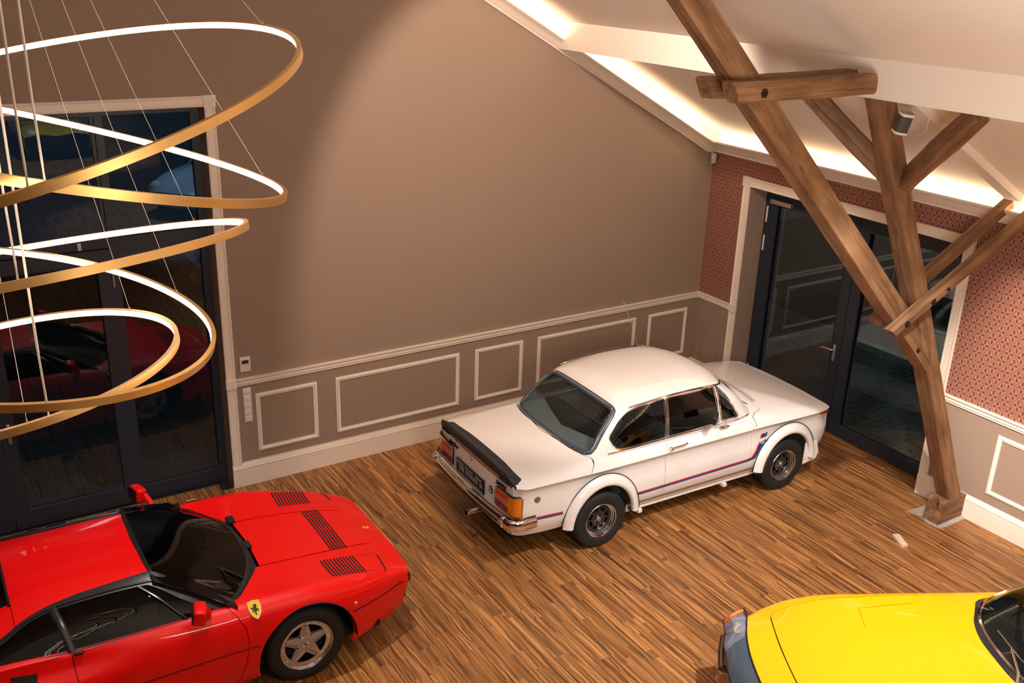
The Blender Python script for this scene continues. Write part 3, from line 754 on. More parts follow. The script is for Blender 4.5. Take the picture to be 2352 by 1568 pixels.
# ================================================================== CHANDELIER
CX, CY = -8.67, -4.40
ch = empty('chandelier', (CX, CY, 6.52), label='large brass chandelier of five tilted glowing rings hanging on thin wires', cat='chandelier')
CO = Vector((CX, CY, 6.52))
RINGS = [(4.626, 1.465, -.232, -.034), (4.579, 1.374, .262, .034), (3.948, 1.166, -.077, .22), (3.728, .98, .186, -.065), (3.443, .799, -.118, .07)]
cn = MB().lathe([(0, 0), (.30, 0), (.30, -.05), (0, -.05)], 40, Matrix.Rotation(-pi/2, 4, 'X')); cn = cn.build('canopy', M['brass'], ch, smooth=40)
for ri, (z, r, a, b) in enumerate(RINGS):
    n = Vector((a, b, 1)).normalized(); e = Vector((0, 1, 0)).cross(n).normalized(); g = n.cross(e)
    c = Vector((CX, CY, z))-CO
    K2 = 144; h = .0175; th = .011
    path = []
    for i in range(K2):
        f = 2*pi*i/K2; rad = e*cos(f)+g*sin(f); path.append((c+rad*r, rad, n))
    band = MB().sweep([(-th, -h), (th, -h), (th, h), (-th, h), (-th, h-.003), (-th+.004, h-.003), (-th+.004, -h+.003), (-th, -h+.003)], path, closed=True)
    bo = band.build('ring', M['brass'], ch, smooth=40)
    led = MB().sweep([(-th+.0, -h+.0032), (-th+.0038, -h+.0032), (-th+.0038, h-.0032), (-th+.0, h-.0032)], path, closed=True)
    led.build('light_strip', M['led'], bo, smooth=40)
    # suspension wires (splayed from the canopy) and one thick power cord
    wires = []
    for q in range(3):
        f0 = {0: .12, 1: .05, 2: .42, 3: .35, 4: .55}[ri]+q*2*pi/3
        rad = e*cos(f0)+g*sin(f0); p = c+rad*r+n*h
        top = Vector((rad.x, rad.y, 0)).normalized()*.12+Vector((0, 0, -.05))
        w = MB().tube([p, top], .0011, 5); w.build('suspension_wire', M['cable'], bo)
        MB().lathe([(0, -.012), (.004, -.012), (.004, .012), (0, .012)], 8, Matrix.Translation(p) @ Matrix.Rotation(pi/2, 4, 'X')).build('wire_fitting', M['brass'], bo)
    # cord on the side nearest the gallery
    tgt = {0: (65, 437), 1: (88, 415), 2: (40, 655), 3: (105, 936), 4: (110, 968)}[ri]
    best = min(range(K2), key=lambda i: (lambda s: (s[0]-tgt[0])**2+(s[1]-tgt[1])**2)(pix(path[i][0]+CO)))
    p = path[best][0]+n*h
    MB().tube([p, p+Vector((0, 0, .06)), p+Vector((-.002, .01, .25)), Vector((p.x, p.y+.01, -.6)), Vector((p.x*.6, p.y*.6, -.04))], .0042, 8).build('power_cord', M['cable'], bo, smooth=60)
# ================================================================== CAR TOOLKIT
# car frame: +x forward, +y left, z up, origin on the floor under the rear axle
def pchip(xk, Y, x):
    xk = np.asarray(xk, float); n = len(xk); h = np.diff(xk); sh = Y.shape[1:]
    Yf = Y.reshape(n, -1); d = np.diff(Yf, axis=0)/h[:, None]; m = np.zeros_like(Yf)
    w1 = 2*h[1:]+h[:-1]; w2 = h[1:]+2*h[:-1]
    s = d[:-1]*d[1:] > 0
    with np.errstate(divide='ignore', invalid='ignore'):
        hm = (w1+w2)[:, None]/(w1[:, None]/d[:-1]+w2[:, None]/d[1:])
    m[1:-1] = np.where(s, hm, 0); m[0] = d[0]; m[-1] = d[-1]
    return hermite(xk, Yf, m, x).reshape((len(x),)+sh)
def crs(xk, Y, x):
    xk = np.asarray(xk, float); n = len(xk); h = np.diff(xk); sh = Y.shape[1:]
    Yf = Y.reshape(n, -1); d = np.diff(Yf, axis=0)/h[:, None]; m = np.zeros_like(Yf)
    m[1:-1] = (d[:-1]*h[1:, None]+d[1:]*h[:-1, None])/(h[:-1]+h[1:])[:, None]; m[0] = d[0]; m[-1] = d[-1]
    return hermite(xk, Yf, m, x).reshape((len(x),)+sh)
def hermite(xk, Y, m, x):
    x = np.clip(x, xk[0], xk[-1]); i = np.clip(np.searchsorted(xk, x, side='right')-1, 0, len(xk)-2)
    h = (xk[i+1]-xk[i])[:, None]; t = ((x-xk[i]))[:, None]/h
    return (2*t**3-3*t**2+1)*Y[i]+(t**3-2*t**2+t)*h*m[i]+(-2*t**3+3*t**2)*Y[i+1]+(t**3-t**2)*h*m[i+1]

class Loft:
    """control net stations x rails; a = station parameter, b = rail index. y>=0 half; last rail on the centre line"""
    def __init__(s, stations, creases=(), center=True, sym=False, interp='pchip', ctr=None):
        s.a = [q[0] for q in stations]; s.net = np.array([q[1] for q in stations], float)
        s.nr = s.net.shape[1]; s.cr = set(creases); s.center = center; s.f = crs if interp == 'cr' else pchip
        s.lo, s.hi = s.a[0], s.a[-1]
        if sym:
            mir = s.net*np.array([1, -1, 1]); s.a = [2*s.a[0]-s.a[1]]+s.a+[2*s.a[-1]-s.a[-2]]
            s.net = np.concatenate([mir[1:2], s.net, mir[-2:-1]])
        am = (s.lo+s.hi)/2; s.sg = 1.0; s.ctr = ctr if ctr is not None else (None, 0, .5)
        s._g = None
        P, Nn = s.pn(np.array([am]), np.array([min(1.5, (s.nr-1)/2)]))
        cen = np.array([P[0, 0] if s.ctr[0] is None else s.ctr[0], s.ctr[1], s.ctr[2]])
        if Nn[0] @ (P[0]-cen) < 0: s.sg = -1.0
    def ev(s, a, b):
        a = np.atleast_1d(np.asarray(a, float)); b = np.atleast_1d(np.asarray(b, float))
        R = s.f(s.a, s.net, np.clip(a, s.lo, s.hi)); n = s.nr
        ext = [2*R[:, 0]-R[:, 1]]+[R[:, k] for k in range(n)]
        ext.append(R[:, n-2]*np.array([1, -1, 1]) if s.center else 2*R[:, n-1]-R[:, n-2])
        E = np.stack(ext, 1); d = np.diff(E, axis=1); h = np.linalg.norm(d, axis=2, keepdims=True)+1e-9; u = d/h
        i = np.clip(np.floor(b).astype(int), 0, n-2); f = (b-i)[:, None]; r = np.arange(len(b))
        def tang(j, outgoing):
            t = (u[r, j]*h[r, j+1]+u[r, j+1]*h[r, j])/(h[r, j]+h[r, j+1])
            cr = np.isin(j, list(s.cr)) | ((j == 0)) | ((j == n-1) & (not s.center))
            return np.where(cr[:, None], u[r, j+1] if outgoing else u[r, j], t)
        hh = h[r, i+1]; T0 = tang(i, True); T1 = tang(i+1, False); P0 = E[r, i+1]; P1 = E[r, i+2]
        return (2*f**3-3*f**2+1)*P0+(f**3-2*f**2+f)*hh*T0+(-2*f**3+3*f**2)*P1+(f**3-f**2)*hh*T1
    def pn(s, a, b):
        e = 1e-3; a = np.atleast_1d(np.asarray(a, float)); b = np.atleast_1d(np.asarray(b, float))
        P = s.ev(a, b); a0 = np.clip(a-e, s.lo, s.hi); a1 = np.clip(a+e, s.lo, s.hi)
        b0 = np.clip(b-e, 0, s.nr-1); b1 = np.clip(b+e, 0, s.nr-1)
        Nn = np.cross(s.ev(a1, b)-s.ev(a0, b), s.ev(a, b1)-s.ev(a, b0)); l = np.linalg.norm(Nn, axis=1, keepdims=True)+1e-12
        return P, s.sg*Nn/l
    def inv(s, pts, ax, amin=None, amax=None, bmin=0, bmax=None):
        """pts: list of 2D targets on axes ax ('xz','xy','yz')"""
        A = {'x': 0, 'y': 1, 'z': 2}; ii = [A[c] for c in ax]
        amin = s.lo if amin is None else amin; amax = s.hi if amax is None else amax; bmax = s.nr-1 if bmax is None else bmax
        ga, gb = np.meshgrid(np.linspace(amin, amax, 90), np.linspace(bmin, bmax, 60), indexing='ij'); ga = ga.ravel(); gb = gb.ravel()
        G = s.ev(ga, gb)[:, ii]; T = np.asarray(pts, float)
        k = ((T[:, None]-G[None])**2).sum(2).argmin(1); a = ga[k].copy(); b = gb[k].copy()
        for _ in range(8):
            P = s.ev(a, b)[:, ii]; e = 1e-4
            Ja = (s.ev(a+e, b)[:, ii]-P)/e; eb = np.where(b+e > s.nr-1, -e, e); Jb = (s.ev(a, b+eb)[:, ii]-P)/eb[:, None]
            r = T-P; det = Ja[:, 0]*Jb[:, 1]-Ja[:, 1]*Jb[:, 0]; det = np.where(np.abs(det) < 1e-7, 1e-7, det)
            da = (r[:, 0]*Jb[:, 1]-r[:, 1]*Jb[:, 0])/det; db = (Ja[:, 0]*r[:, 1]-Ja[:, 1]*r[:, 0])/det
            a = np.clip(a+np.clip(da, -.1, .1), amin, amax); b = np.clip(b+np.clip(db, -.3, .3), bmin, bmax)
        return np.stack([a, b], 1)
class Func(Loft):
    """surface from a vectorised function f(a,b)->xyz"""
    def __init__(s, f, n_out): s.fn = f; s.n_out = np.array(n_out, float); s.sg = 1
    def ev(s, a, b): return s.fn(np.atleast_1d(np.asarray(a, float)), np.atleast_1d(np.asarray(b, float)))
    def pn(s, a, b):
        e = 1e-3; a = np.atleast_1d(np.asarray(a, float)); b = np.atleast_1d(np.asarray(b, float)); P = s.ev(a, b)
        Nn = np.cross(s.ev(a+e, b)-s.ev(a-e, b), s.ev(a, b+e)-s.ev(a, b-e)); Nn /= np.linalg.norm(Nn, axis=1, keepdims=True)+1e-12
        sg = np.sign(Nn @ s.n_out); return P, Nn*np.where(sg == 0, 1, sg)[:, None]

def dens(poly, res, closed=True):
    poly = [np.array(p, float) for p in poly]; out = []; n = len(poly)
    for i in range(n if closed else n-1):
        a, b = poly[i], poly[(i+1) % n]; k = max(1, int(math.ceil(np.linalg.norm(b-a)/res)))
        for j in range(k): out.append(a+(b-a)*j/k)
    if not closed: out.append(poly[-1])
    return np.array(out)
def rnd(poly, r, n=5, only=None):
    """round the corners of a closed polygon"""
    out = []; m = len(poly)
    for i in range(m):
        p = np.array(poly[i], float); a = np.array(poly[i-1], float); b = np.array(poly[(i+1) % m], float)
        rr_ = r[i] if hasattr(r, '__len__') else r
        if rr_ <= 0: out.append(p); continue
        da = a-p; db = b-p; la = np.linalg.norm(da); lb = np.linalg.norm(db)
        q = min(rr_, la*.49, lb*.49); A = p+da/la*q; B = p+db/lb*q
        for k in range(n+1):
            t = k/n; out.append((1-t)**2*A+2*t*(1-t)*p+t*t*B)
    return np.array(out)
def pip(P, poly):
    x, y = P[:, 0], P[:, 1]; ins = np.zeros(len(P), bool); n = len(poly)
    for i in range(n):
        x0, y0 = poly[i]; x1, y1 = poly[(i+1) % n]
        if y0 == y1: continue
        c = ((y0 > y) != (y1 > y)) & (x < (x1-x0)*(y-y0)/(y1-y0)+x0); ins ^= c
    return ins
def inset(poly, d):
    n = len(poly); A = sum(poly[i][0]*poly[(i+1) % n][1]-poly[(i+1) % n][0]*poly[i][1] for i in range(n)); sg = 1 if A > 0 else -1
    out = []
    for i in range(n):
        e0 = poly[i]-poly[i-1]; e1 = poly[(i+1) % n]-poly[i]
        n0 = np.array([-e0[1], e0[0]]); n1 = np.array([-e1[1], e1[0]])
        n0 = n0/(np.linalg.norm(n0)+1e-9); n1 = n1/(np.linalg.norm(n1)+1e-9); v = n0+n1; l = v @ v
        out.append(poly[i]+sg*d*v*2/max(l, .6)/1.0 if l > 1e-9 else poly[i])
    return np.array(out)
def patch(name, surf, outline, holes=(), res=.045, sb=.15, mtl=None, parent=None, side='both', skirt=.012, off=0.0, gap=0.0, smooth=35, sa=1.0, lines=()):
    """triangulated piece of a surface. outline/holes in (a,b). side: both (mirrored pair joined on the centre line), left (+y), right (-y)"""
    sc = np.array([sa, sb]); loops = [np.asarray(outline, float)*sc]+[np.asarray(h, float)*sc for h in holes]
    if gap:
        raw = loops[0]; loops[0] = inset(raw, gap)
        if side == 'both':
            e = raw[:, 1] > (surf.nr-1)*sb-1e-6 if hasattr(surf, 'nr') else raw[:, 1] < -1e9
            loops[0][e, 1] = raw[e, 1]
    loops = [dens(l, res) for l in loops]
    pts = []; edges = []
    for l in loops:
        o = len(pts); n = len(l); pts += [tuple(p) for p in l]; edges += [(o+i, o+(i+1) % n) for i in range(n)]
    bx = loops[0]; lo, hi = bx.min(0), bx.max(0)
    gx = np.arange(lo[0]+res*.5, hi[0], res); gy = np.arange(lo[1]+res*.5, hi[1], res*.87)
    if len(gx) and len(gy):
        X, Y = np.meshgrid(gx, gy); X[1::2] += res*.5; G = np.stack([X.ravel(), Y.ravel()], 1)
        keep = pip(G, loops[0])
        for h in loops[1:]: keep &= ~pip(G, h)
        B = np.array(pts); G = G[keep]
        if len(G):
            dm = np.sqrt(((G[:, None]-B[None])**2).sum(2)).min(1); G = G[dm > res*.45]
        pts += [tuple(p) for p in G]
    for bl in lines:
        xs_ = np.arange(lo[0], hi[0]+res*.5, res*.7); Lp = np.stack([xs_, np.full(len(xs_), bl*sb)], 1)
        kp = pip(Lp, loops[0])
        for h in loops[1:]: kp &= ~pip(Lp, h)
        BB = np.array(pts[:sum(len(l) for l in loops)]); dd_ = np.sqrt(((Lp[:, None]-BB[None])**2).sum(2)).min(1); kp &= dd_ > res*.12
        if len(G) if len(gx) and len(gy) else 0:
            nb_ = sum(len(l) for l in loops); rest = [p for p in pts[nb_:] if abs(p[1]-bl*sb) > res*.3 or p in lset] if False else [p for p in pts[nb_:] if abs(p[1]-bl*sb) > res*.3]
            if len(rest) != len(pts)-nb_ and not any(e[0] >= nb_ for e in edges): pts = pts[:nb_]+rest
        prev = None
        for q_, k_ in zip(Lp, kp):
            if not k_: prev = None; continue
            pts.append(tuple(q_)); 
            if prev is not None: edges.append((prev, len(pts)-1))
            prev = len(pts)-1
    r = delaunay_2d_cdt([Vector(p) for p in pts], edges, [], 0, 1e-6)
    V2 = np.array([tuple(v) for v in r[0]]); T = [tuple(f) for f in r[2]]
    cen = np.array([V2[list(t)].mean(0) for t in T]); keep = pip(cen, loops[0])
    for h in loops[1:]: keep &= ~pip(cen, h)
    T = [t for t, k in zip(T, keep) if k]
    used = sorted({i for t in T for i in t}); mp = {j: i for i, j in enumerate(used)}; V2 = V2[used]; T = [tuple(mp[i] for i in t) for t in T]
    P, Nn = surf.pn(V2[:, 0]/sa, V2[:, 1]/sb); P = P+Nn*off
    onl = {(round(P[i][0], 5), round(abs(P[i][1]), 5), round(P[i][2], 5)) for i in range(len(P)) if any(abs(V2[i, 1]-bl*sb) < 1e-5 for bl in lines)}
    bm = bmesh.new()
    def half(sgn):
        vs = [bm.verts.new((p[0], p[1]*sgn, p[2])) for p in P]
        for t in T:
            try:
                f = bm.faces.new([vs[i] for i in t])
            except ValueError: continue
            c = sum((Vector((Nn[i][0], Nn[i][1]*sgn, Nn[i][2])) for i in t), Vector()); f.normal_update()
            if f.normal.dot(c) < 0: f.normal_flip()
        return vs
    def skirt_of(vs, sgn):
        if not skirt: return
        es = [e for e in bm.edges if e.is_boundary and (e.verts[0] in vsset and e.verts[1] in vsset)]
        nd = {}
        for e in es:
            a, b = e.verts
            if abs(a.co.y) < 2e-3 and abs(b.co.y) < 2e-3 and side == 'both': continue
            for v in (a, b):
                if v not in nd:
                    i = idx[v]; q = v.co-Vector((Nn[i][0], Nn[i][1]*sgn, Nn[i][2]))*skirt; nd[v] = bm.verts.new(q)
            f0 = e.link_faces[0]; l = [l for l in f0.loops if l.edge == e][0]
            x, y = l.vert, l.link_loop_next.vert
            bm.faces.new((y, x, nd[x], nd[y]))
    sg = {'both': (1, -1), 'left': (1,), 'right': (-1,)}[side]
    for q in sg:
        vs = half(q); vsset = set(vs); idx = {v: i for i, v in enumerate(vs)}; skirt_of(vs, q)
    if side == 'both':
        cv = [v for v in bm.verts if abs(v.co.y) < 3e-3]
        for v in cv: v.co.y = 0
        bmesh.ops.remove_doubles(bm, verts=cv, dist=1e-4)
    hard = set()
    if lines:
        bv = {}
        k_ = 0
        for q in sg:
            pass
        for e in bm.edges:
            a_, b_ = e.verts
            ok = True
            for v in (a_, b_):
                key = (round(v.co.x, 5), round(abs(v.co.y), 5), round(v.co.z, 5)); ok = ok and key in onl
            if ok: e.smooth = False
    me = bpy.data.meshes.new(name); bm.to_mesh(me); bm.free(); me.materials.append(mtl)
    me.polygons.foreach_set('use_smooth', [True]*len(me.polygons))
    pre = [not e.use_edge_sharp for e in me.edges] if lines else None
    keep_ = [e.index for e in me.edges if e.use_edge_sharp] if lines else []
    me.set_sharp_from_angle(angle=radians(smooth))
    for i_ in keep_: me.edges[i_].use_edge_sharp = True
    o = bpy.data.objects.new(name, me); COL.objects.link(o)
    if parent: o.parent = parent
    return o
def spath(surf, ab, side=1, off=0.0, closed=False, res=.03, sb=.15):
    q = dens(np.asarray(ab, float)*np.array([1, sb]), res, closed)/np.array([1, sb])
    P, Nn = surf.pn(q[:, 0], q[:, 1]); P = P+Nn*off; f = np.array([1, side, 1]); return P*f, Nn*f
def ribbon(mb, surf, ab, w, side=1, off=.0015, closed=False, res=.03, h=0.0, shift=0.0):
    P, Nn = spath(surf, ab, side, off, closed, res); n = len(P); vs = []
    for i in range(n):
        a = P[i-1] if (i > 0 or closed) else P[0]; b = P[(i+1) % n] if (i < n-1 or closed) else P[-1]
        t = b-a; t /= np.linalg.norm(t)+1e-9; s = np.cross(Nn[i], t); s /= np.linalg.norm(s)+1e-9
        ww = w(i/(n-1)) if callable(w) else w; c = P[i]+s*shift
        if h: vs += [c-s*ww/2, c-s*ww*.35+Nn[i]*h, c+s*ww*.35+Nn[i]*h, c+s*ww/2]
        else: vs += [c-s*ww/2, c+s*ww/2]
    k = 4 if h else 2; fs = []
    for i in range(n if closed else n-1):
        j = (i+1) % n
        for q in range(k-1): fs.append((i*k+q, i*k+q+1, j*k+q+1, j*k+q))
    mb.add(vs, fs)
def both(fn):
    for s in (1, -1): fn(s)

def wheel(parent, name, x, y, r, wdt, rimr, style, side):
    """side=-1: outer face towards -y"""
    w = empty(name, (x, y, r), 0 if side < 0 else pi); w.parent = parent
    # local frame: outer face towards -Y
    t = MB(); h = wdt/2
    prof = [(rimr-.004, -h*.78), (rimr+.012, -h*.92), (rimr+.03, -h*.99), (r-.045, -h*1.0), (r-.022, -h*.95), (r-.007, -h*.84), (r, -h*.68), (r, h*.68), (r-.007, h*.84), (r-.022, h*.95), (rimr+.02, h), (rimr-.004, h*.8)]
    t.lathe(prof, 64)
    # tread lugs
    for k in range(60):
        a = 2*pi*k/60
        for row, yy in enumerate((-h*.62, -h*.31, 0, h*.31, h*.62)):
            Rm = Matrix.Rotation(a+(row % 2)*.05, 4, 'Y')
            t.box((r-.004, yy-h*.115, -.009*r/.3), (r+.0035, yy+h*.115, .009*r/.3), Rm)
    ty = t.build('tyre', M['rubber'], w, smooth=40); 
    m = MB()
    # barrel and lip
    m.mat(M['lip']).lathe([(rimr-.004, -h*.78), (rimr+.004, -h*.90), (rimr+.001, -h*.94), (rimr-.006, -h*.90), (rimr-.010, -h*.70), (rimr-.018, -h*.66), (rimr-.021, -h*.50), (rimr-.028, -h*.46), (rimr-.03, -h*.05)], 64)
    m.mat(M['under']).lathe([(rimr-.03, -h*.05), (rimr-.03, h*.9), (.02, h*.9)], 48)
    if style == 'bmw':
        m.build('rim', None, w, smooth=30)
        d = MB(); yc = -h*.30
        # black steel disc with eight slots
        n = 8
        for k in range(n):
            a0 = 2*pi*k/n; 
            for q in range(6):
                f0 = a0+(2*pi/n)*(q/6); f1 = a0+(2*pi/n)*((q+1)/6)
                def P(rad, f, y): return (rad*cos(f), y, rad*sin(f))
                R1, R2, R3, R4 = .055, .080, .112, rimr-.022
                d.add([P(R1, f0, yc-.006), P(R1, f1, yc-.006), P(R2, f1, yc-.020), P(R2, f0, yc-.020)], [(0, 1, 2, 3)])
                if q in (0, 5): d.add([P(R2, f0, yc-.020), P(R2, f1, yc-.020), P(R3, f1, yc-.014), P(R3, f0, yc-.014)], [(0, 1, 2, 3)])
                else: d.add([P(R2, f0, yc-.020), P(R2, f1, yc-.020), P(R2+.004, f1, yc+.006), P(R2+.004, f0, yc+.006)], [(0, 1, 2, 3)])
                d.add([P(R3, f0, yc-.014), P(R3, f1, yc-.014), P(R4, f1, yc-.002), P(R4, f0, yc-.002)], [(0, 1, 2, 3)])
        d.lathe([(0, yc-.004), (.055, yc-.006)], 40)
        d.build('wheel_disc', M['satin'], w, smooth=40)
        d = MB(); d.lathe([(.0, yc-.030), (.020, yc-.030), (.027, yc-.022), (.029, yc-.004)], 32)
        d.build('hub_cap', M['chrome'], w, smooth=40)
        d = MB()
        for k in range(4):
            a = 2*pi*k/4+.4; d.lathe([(0, -.016), (.008, -.014), (.010, 0)], 6, Matrix.Translation((.046*cos(a), yc-.006, .046*sin(a))))
        d.build('wheel_nuts', M['chrome'], w)
    elif style == 'gto':
        for k in range(20):
            a = 2*pi*k/20; m.mat(M['chrome']).lathe([(0, -.006), (.005, -.005), (.006, 0)], 6, Matrix.Translation(((rimr-.028)*cos(a), -h*.70, (rimr-.028)*sin(a))))
        m.build('rim', None, w, smooth=30)
        d = MB(); yc = -h*.62; n = 5; Ro = rimr-.046
        d.lathe([(.03, yc-.022), (.066, yc-.018), (.072, yc-.010)], 60)
        for k in range(n):
            a = 2*pi*k/n+.3
            def P(rad, f, y): return (rad*cos(f), y, rad*sin(f))
            w0, w1 = .629, .15
            d.add([P(.082, a-w0, yc-.004), P(.060, a, yc-.020), P(.082, a+w0, yc-.004), P(Ro, a+w1, yc-.002), P(Ro, a, yc-.012), P(Ro, a-w1, yc-.002),
                   P(.082, a-w0, yc+.02), P(.082, a+w0, yc+.02), P(Ro, a+w1, yc+.02), P(Ro, a-w1, yc+.02)],
                  [(0, 1, 4, 5), (1, 2, 3, 4), (0, 5, 9, 6), (2, 7, 8, 3)])
        d.mat(M['silver'])
        d.mi = [0]*len(d.f); d.build('spokes', None, w, smooth=30)
        d = MB(); d.lathe([(Ro-.002, yc+.004), (Ro, yc-.006), (rimr-.012, yc-.010), (rimr-.006, yc-.002)], 60); d.build('rim_flange', M['lip'], w, smooth=30)
        d = MB(); d.lathe([(0, yc-.052), (.016, yc-.052), (.02, yc-.046), (.02, yc-.03), (.034, yc-.028), (.036, yc-.010)], 6, Matrix.Rotation(.3, 4, 'Y'))
        d.lathe([(.036, yc-.02), (.048, yc-.018), (.05, yc-.012)], 36)
        d.build('centre_nut', M['chrome'], w, smooth=30)
    else:
        m.build('rim', None, w, smooth=30)
        d = MB(); yc = -h*.55; n = 5
        for k in range(n):
            a = 2*pi*k/n
            def P(rad, f, y): return (rad*cos(f), y, rad*sin(f))
            d.add([P(.03, a-.7, yc), P(.03, a+.7, yc), P(rimr-.02, a+.14, yc), P(rimr-.02, a-.14, yc)], [(0, 1, 2, 3)])
        d.lathe([(0, yc-.01), (.035, yc-.01), (.04, yc)], 24); d.build('spokes', M['silver'], w, smooth=30)
    return w
def arch(cx, cz, r, a0=-12, a1=192, n=26):
    return [(cx-r*cos(radians(a0+(a1-a0)*k/n)), cz+r*sin(radians(a0+(a1-a0)*k/n))) for k in range(n+1)]
def wheel_well(parent, cx, cz, r, y0, y1, m):
    for s in (1, -1):
        w = MB(); A = arch(cx, cz, r, -4, 184, 22); n = len(A)
        w.add([(x, s*y1, z) for x, z in A]+[(x, s*y0, z) for x, z in A], [(i, i+1, i+1+n, i+n) for i in range(n-1)]+[tuple(range(n, 2*n))])
        w.build('wheel_well', m, parent, smooth=40)
def seat(parent, x, y, w=.46, z=.28, back=.62, m=None, head=True, nm='seat'):
    b = MB(); b.rbox((x-.05, y-w/2, z), (x+.42, y+w/2, z+.16), .06)
    R = Matrix.Translation((x-.02, y, z+.08)) @ Matrix.Rotation(radians(-16), 4, 'Y')
    b.rbox((-.08, -w/2, 0), (.08, w/2, back), .06, R)
    if head: b.rbox((-.06, -.13, back+.02), (.05, .13, back+.17), .05, R)
    return b.build(nm, m or M['seatdark'], parent, smooth=40)
def steering(parent, x, y, z, r=.19, tilt=25, m=None):
    b = MB(); R = Matrix.Translation((x, y, z)) @ Matrix.Rotation(radians(-tilt), 4, 'Y')
    b.tube([R @ Vector((0, r*cos(2*pi*k/28), r*sin(2*pi*k/28))) for k in range(28)], .012, 8, True)
    for k in range(3):
        a = 2*pi*k/3+pi/2+pi/3; b.tube([R @ Vector((.02, 0, 0)), R @ Vector((0, r*cos(a), r*sin(a)))], .009, 6)
    b.tube([R @ Vector((.02, 0, 0)), R @ Vector((.3, 0, -.02))], .02, 8)
    return b.build('steering_wheel', m or M['black'], parent, smooth=40)
# ================================================================== WHITE SALOON (two-door, white, by the right door)
bw = empty('car', (-3.6854, -2.0344, 0), -0.0278, 'white two-door classic saloon with black boot spoiler and red-blue side stripes', 'car')
WP = M['white_car']
def bmw_body():
    us = [-.95, -.935, -.90, -.82, -.6, -.35, 0, .5, 1.0, 1.5, 2.0, 2.3, 2.6, 2.85, 2.98, 3.05, 3.09]
    I = lambda xs, ys: np.interp(us, xs, ys)
    Wd = I([-.95, -.935, -.90, -.82, 2.5, 2.85, 2.98, 3.05, 3.09], [.925, .952, .978, 1, 1, .985, .96, .93, .90])
    zs = I([-.95, -.6, 0, 2.2, 3.09], [.36, .33, .315, .315, .36])
    cr = I([-.95, -.3, 0, 2.0, 2.74, 3.09], [.872, .856, .850, .853, .836, .825])
    z5 = cr+I([-.95, -.5, 0, 2, 2.6, 3.09], [.012, .035, .05, .05, .035, .012])
    z6 = cr+I([-.95, -.5, 0, 2, 2.6, 2.9, 3.09], [.022, .060, .092, .095, .064, .035, .018])
    z7 = I([-.95, -.5, -.1, .5, 2.0, 2.3, 2.6, 2.85, 3.0, 3.09], [.906, .932, .950, .965, .962, .952, .925, .890, .860, .846])
    z9 = I([-.95, -.5, -.1, .5, 2.0, 2.3, 2.6, 2.85, 3.0, 3.09], [.914, .945, .965, .99, .992, .982, .955, .915, .880, .862])
    dz = I([2.8, 3.0, 3.09], [0, .0, .0])
    st = []
    for i, u in enumerate(us):
        w = Wd[i]; c = cr[i]
        st.append((u, [(u, .735*w, zs[i]), (u, .775*w, zs[i]+.10), (u, .790*w, .60), (u, .778*w, c-.030), (u, .806*w, c), (u, .776*w, z5[i]), (u, .722*w, z6[i]), (u, .62*w, z7[i]), (u, .34*w, (z7[i]+2*z9[i])/3+.003), (u, 0, z9[i])]))
    return Loft(st, creases=(4,))
B = bmw_body()
def xz(s, pts, bmax=6.3, bmin=0, **k): return s.inv(pts, 'xz', bmin=bmin, bmax=bmax, **k)
def xy(s, pts, bmin=6.6, **k): return s.inv(pts, 'xy', bmin=bmin, **k)
RA, FA = (0.0, .30), (2.42, .30)
AR = .385
door_uz = [(.752, .345), (1.845, .345), (1.885, .50), (1.905, .66), (1.905, .80), (1.895, .86), (1.875, .935), (.752, .935)]
dab = xz(B, dens(door_uz, .05))
# side shell = everything up to the hood / boot shutline, with the doors cut out and arches open
lowr = [(-.95, 0.0)]
ou = [(-.95, 0.0)]
def low_arch(c, r, x0, x1):
    A = [(x, z) for x, z in arch(c[0], c[1], r, -20, 200, 30) if z > .335]
    return xz(B, A, bmax=4)
rA = low_arch(RA, AR, 0, 0); fA = low_arch(FA, AR, 0, 0)
side = np.array([(-.95, 0)]+[(rA[0][0], 0)]+list(rA)+[(rA[-1][0], 0), (fA[0][0], 0)]+list(fA)+[(fA[-1][0], 0), (3.09, 0), (3.09, 3.97), (1.925, 3.97), (1.925, 6.05), (-.085, 6.05), (-.105, 5.4), (-.165, 4.0), (-.165, 3.97), (-.95, 3.97)])
for sd in ('left', 'right'):
    patch('body_side', B, side, [dab], .05, .13, WP, bw, sd, skirt=.016, lines=(4,))
hood = np.array([(1.937, 4.03), (3.078, 4.03), (3.085, 9), (2.16, 9), (2.125, 7), (1.99, 6.45), (1.937, 6.0)])
patch('hood', B, hood, (), .05, .13, WP, bw, 'both', gap=.0015)
patch('cowl', B, np.array([(1.70, 6.0), (1.93, 6.0), (1.983, 6.47), (2.118, 7.02), (2.153, 9), (2.0, 9), (1.80, 6.6)]), (), .05, .13, WP, bw, 'both', skirt=.01)
boot = np.array([(-.945, 4.03), (-.172, 4.03), (-.112, 5.4), (-.095, 6.5), (-.14, 7.2), (-.215, 9), (-.945, 9)])
patch('boot_lid', B, boot, (), .05, .13, WP, bw, 'both', gap=.0015)
patch('rear_deck', B, np.array([(-.132, 7.2), (-.088, 6.5), (-.09, 5.98), (.25, 5.98), (.25, 6.6), (.02, 9), (-.205, 9)]), (), .05, .13, WP, bw, 'both', skirt=.01)
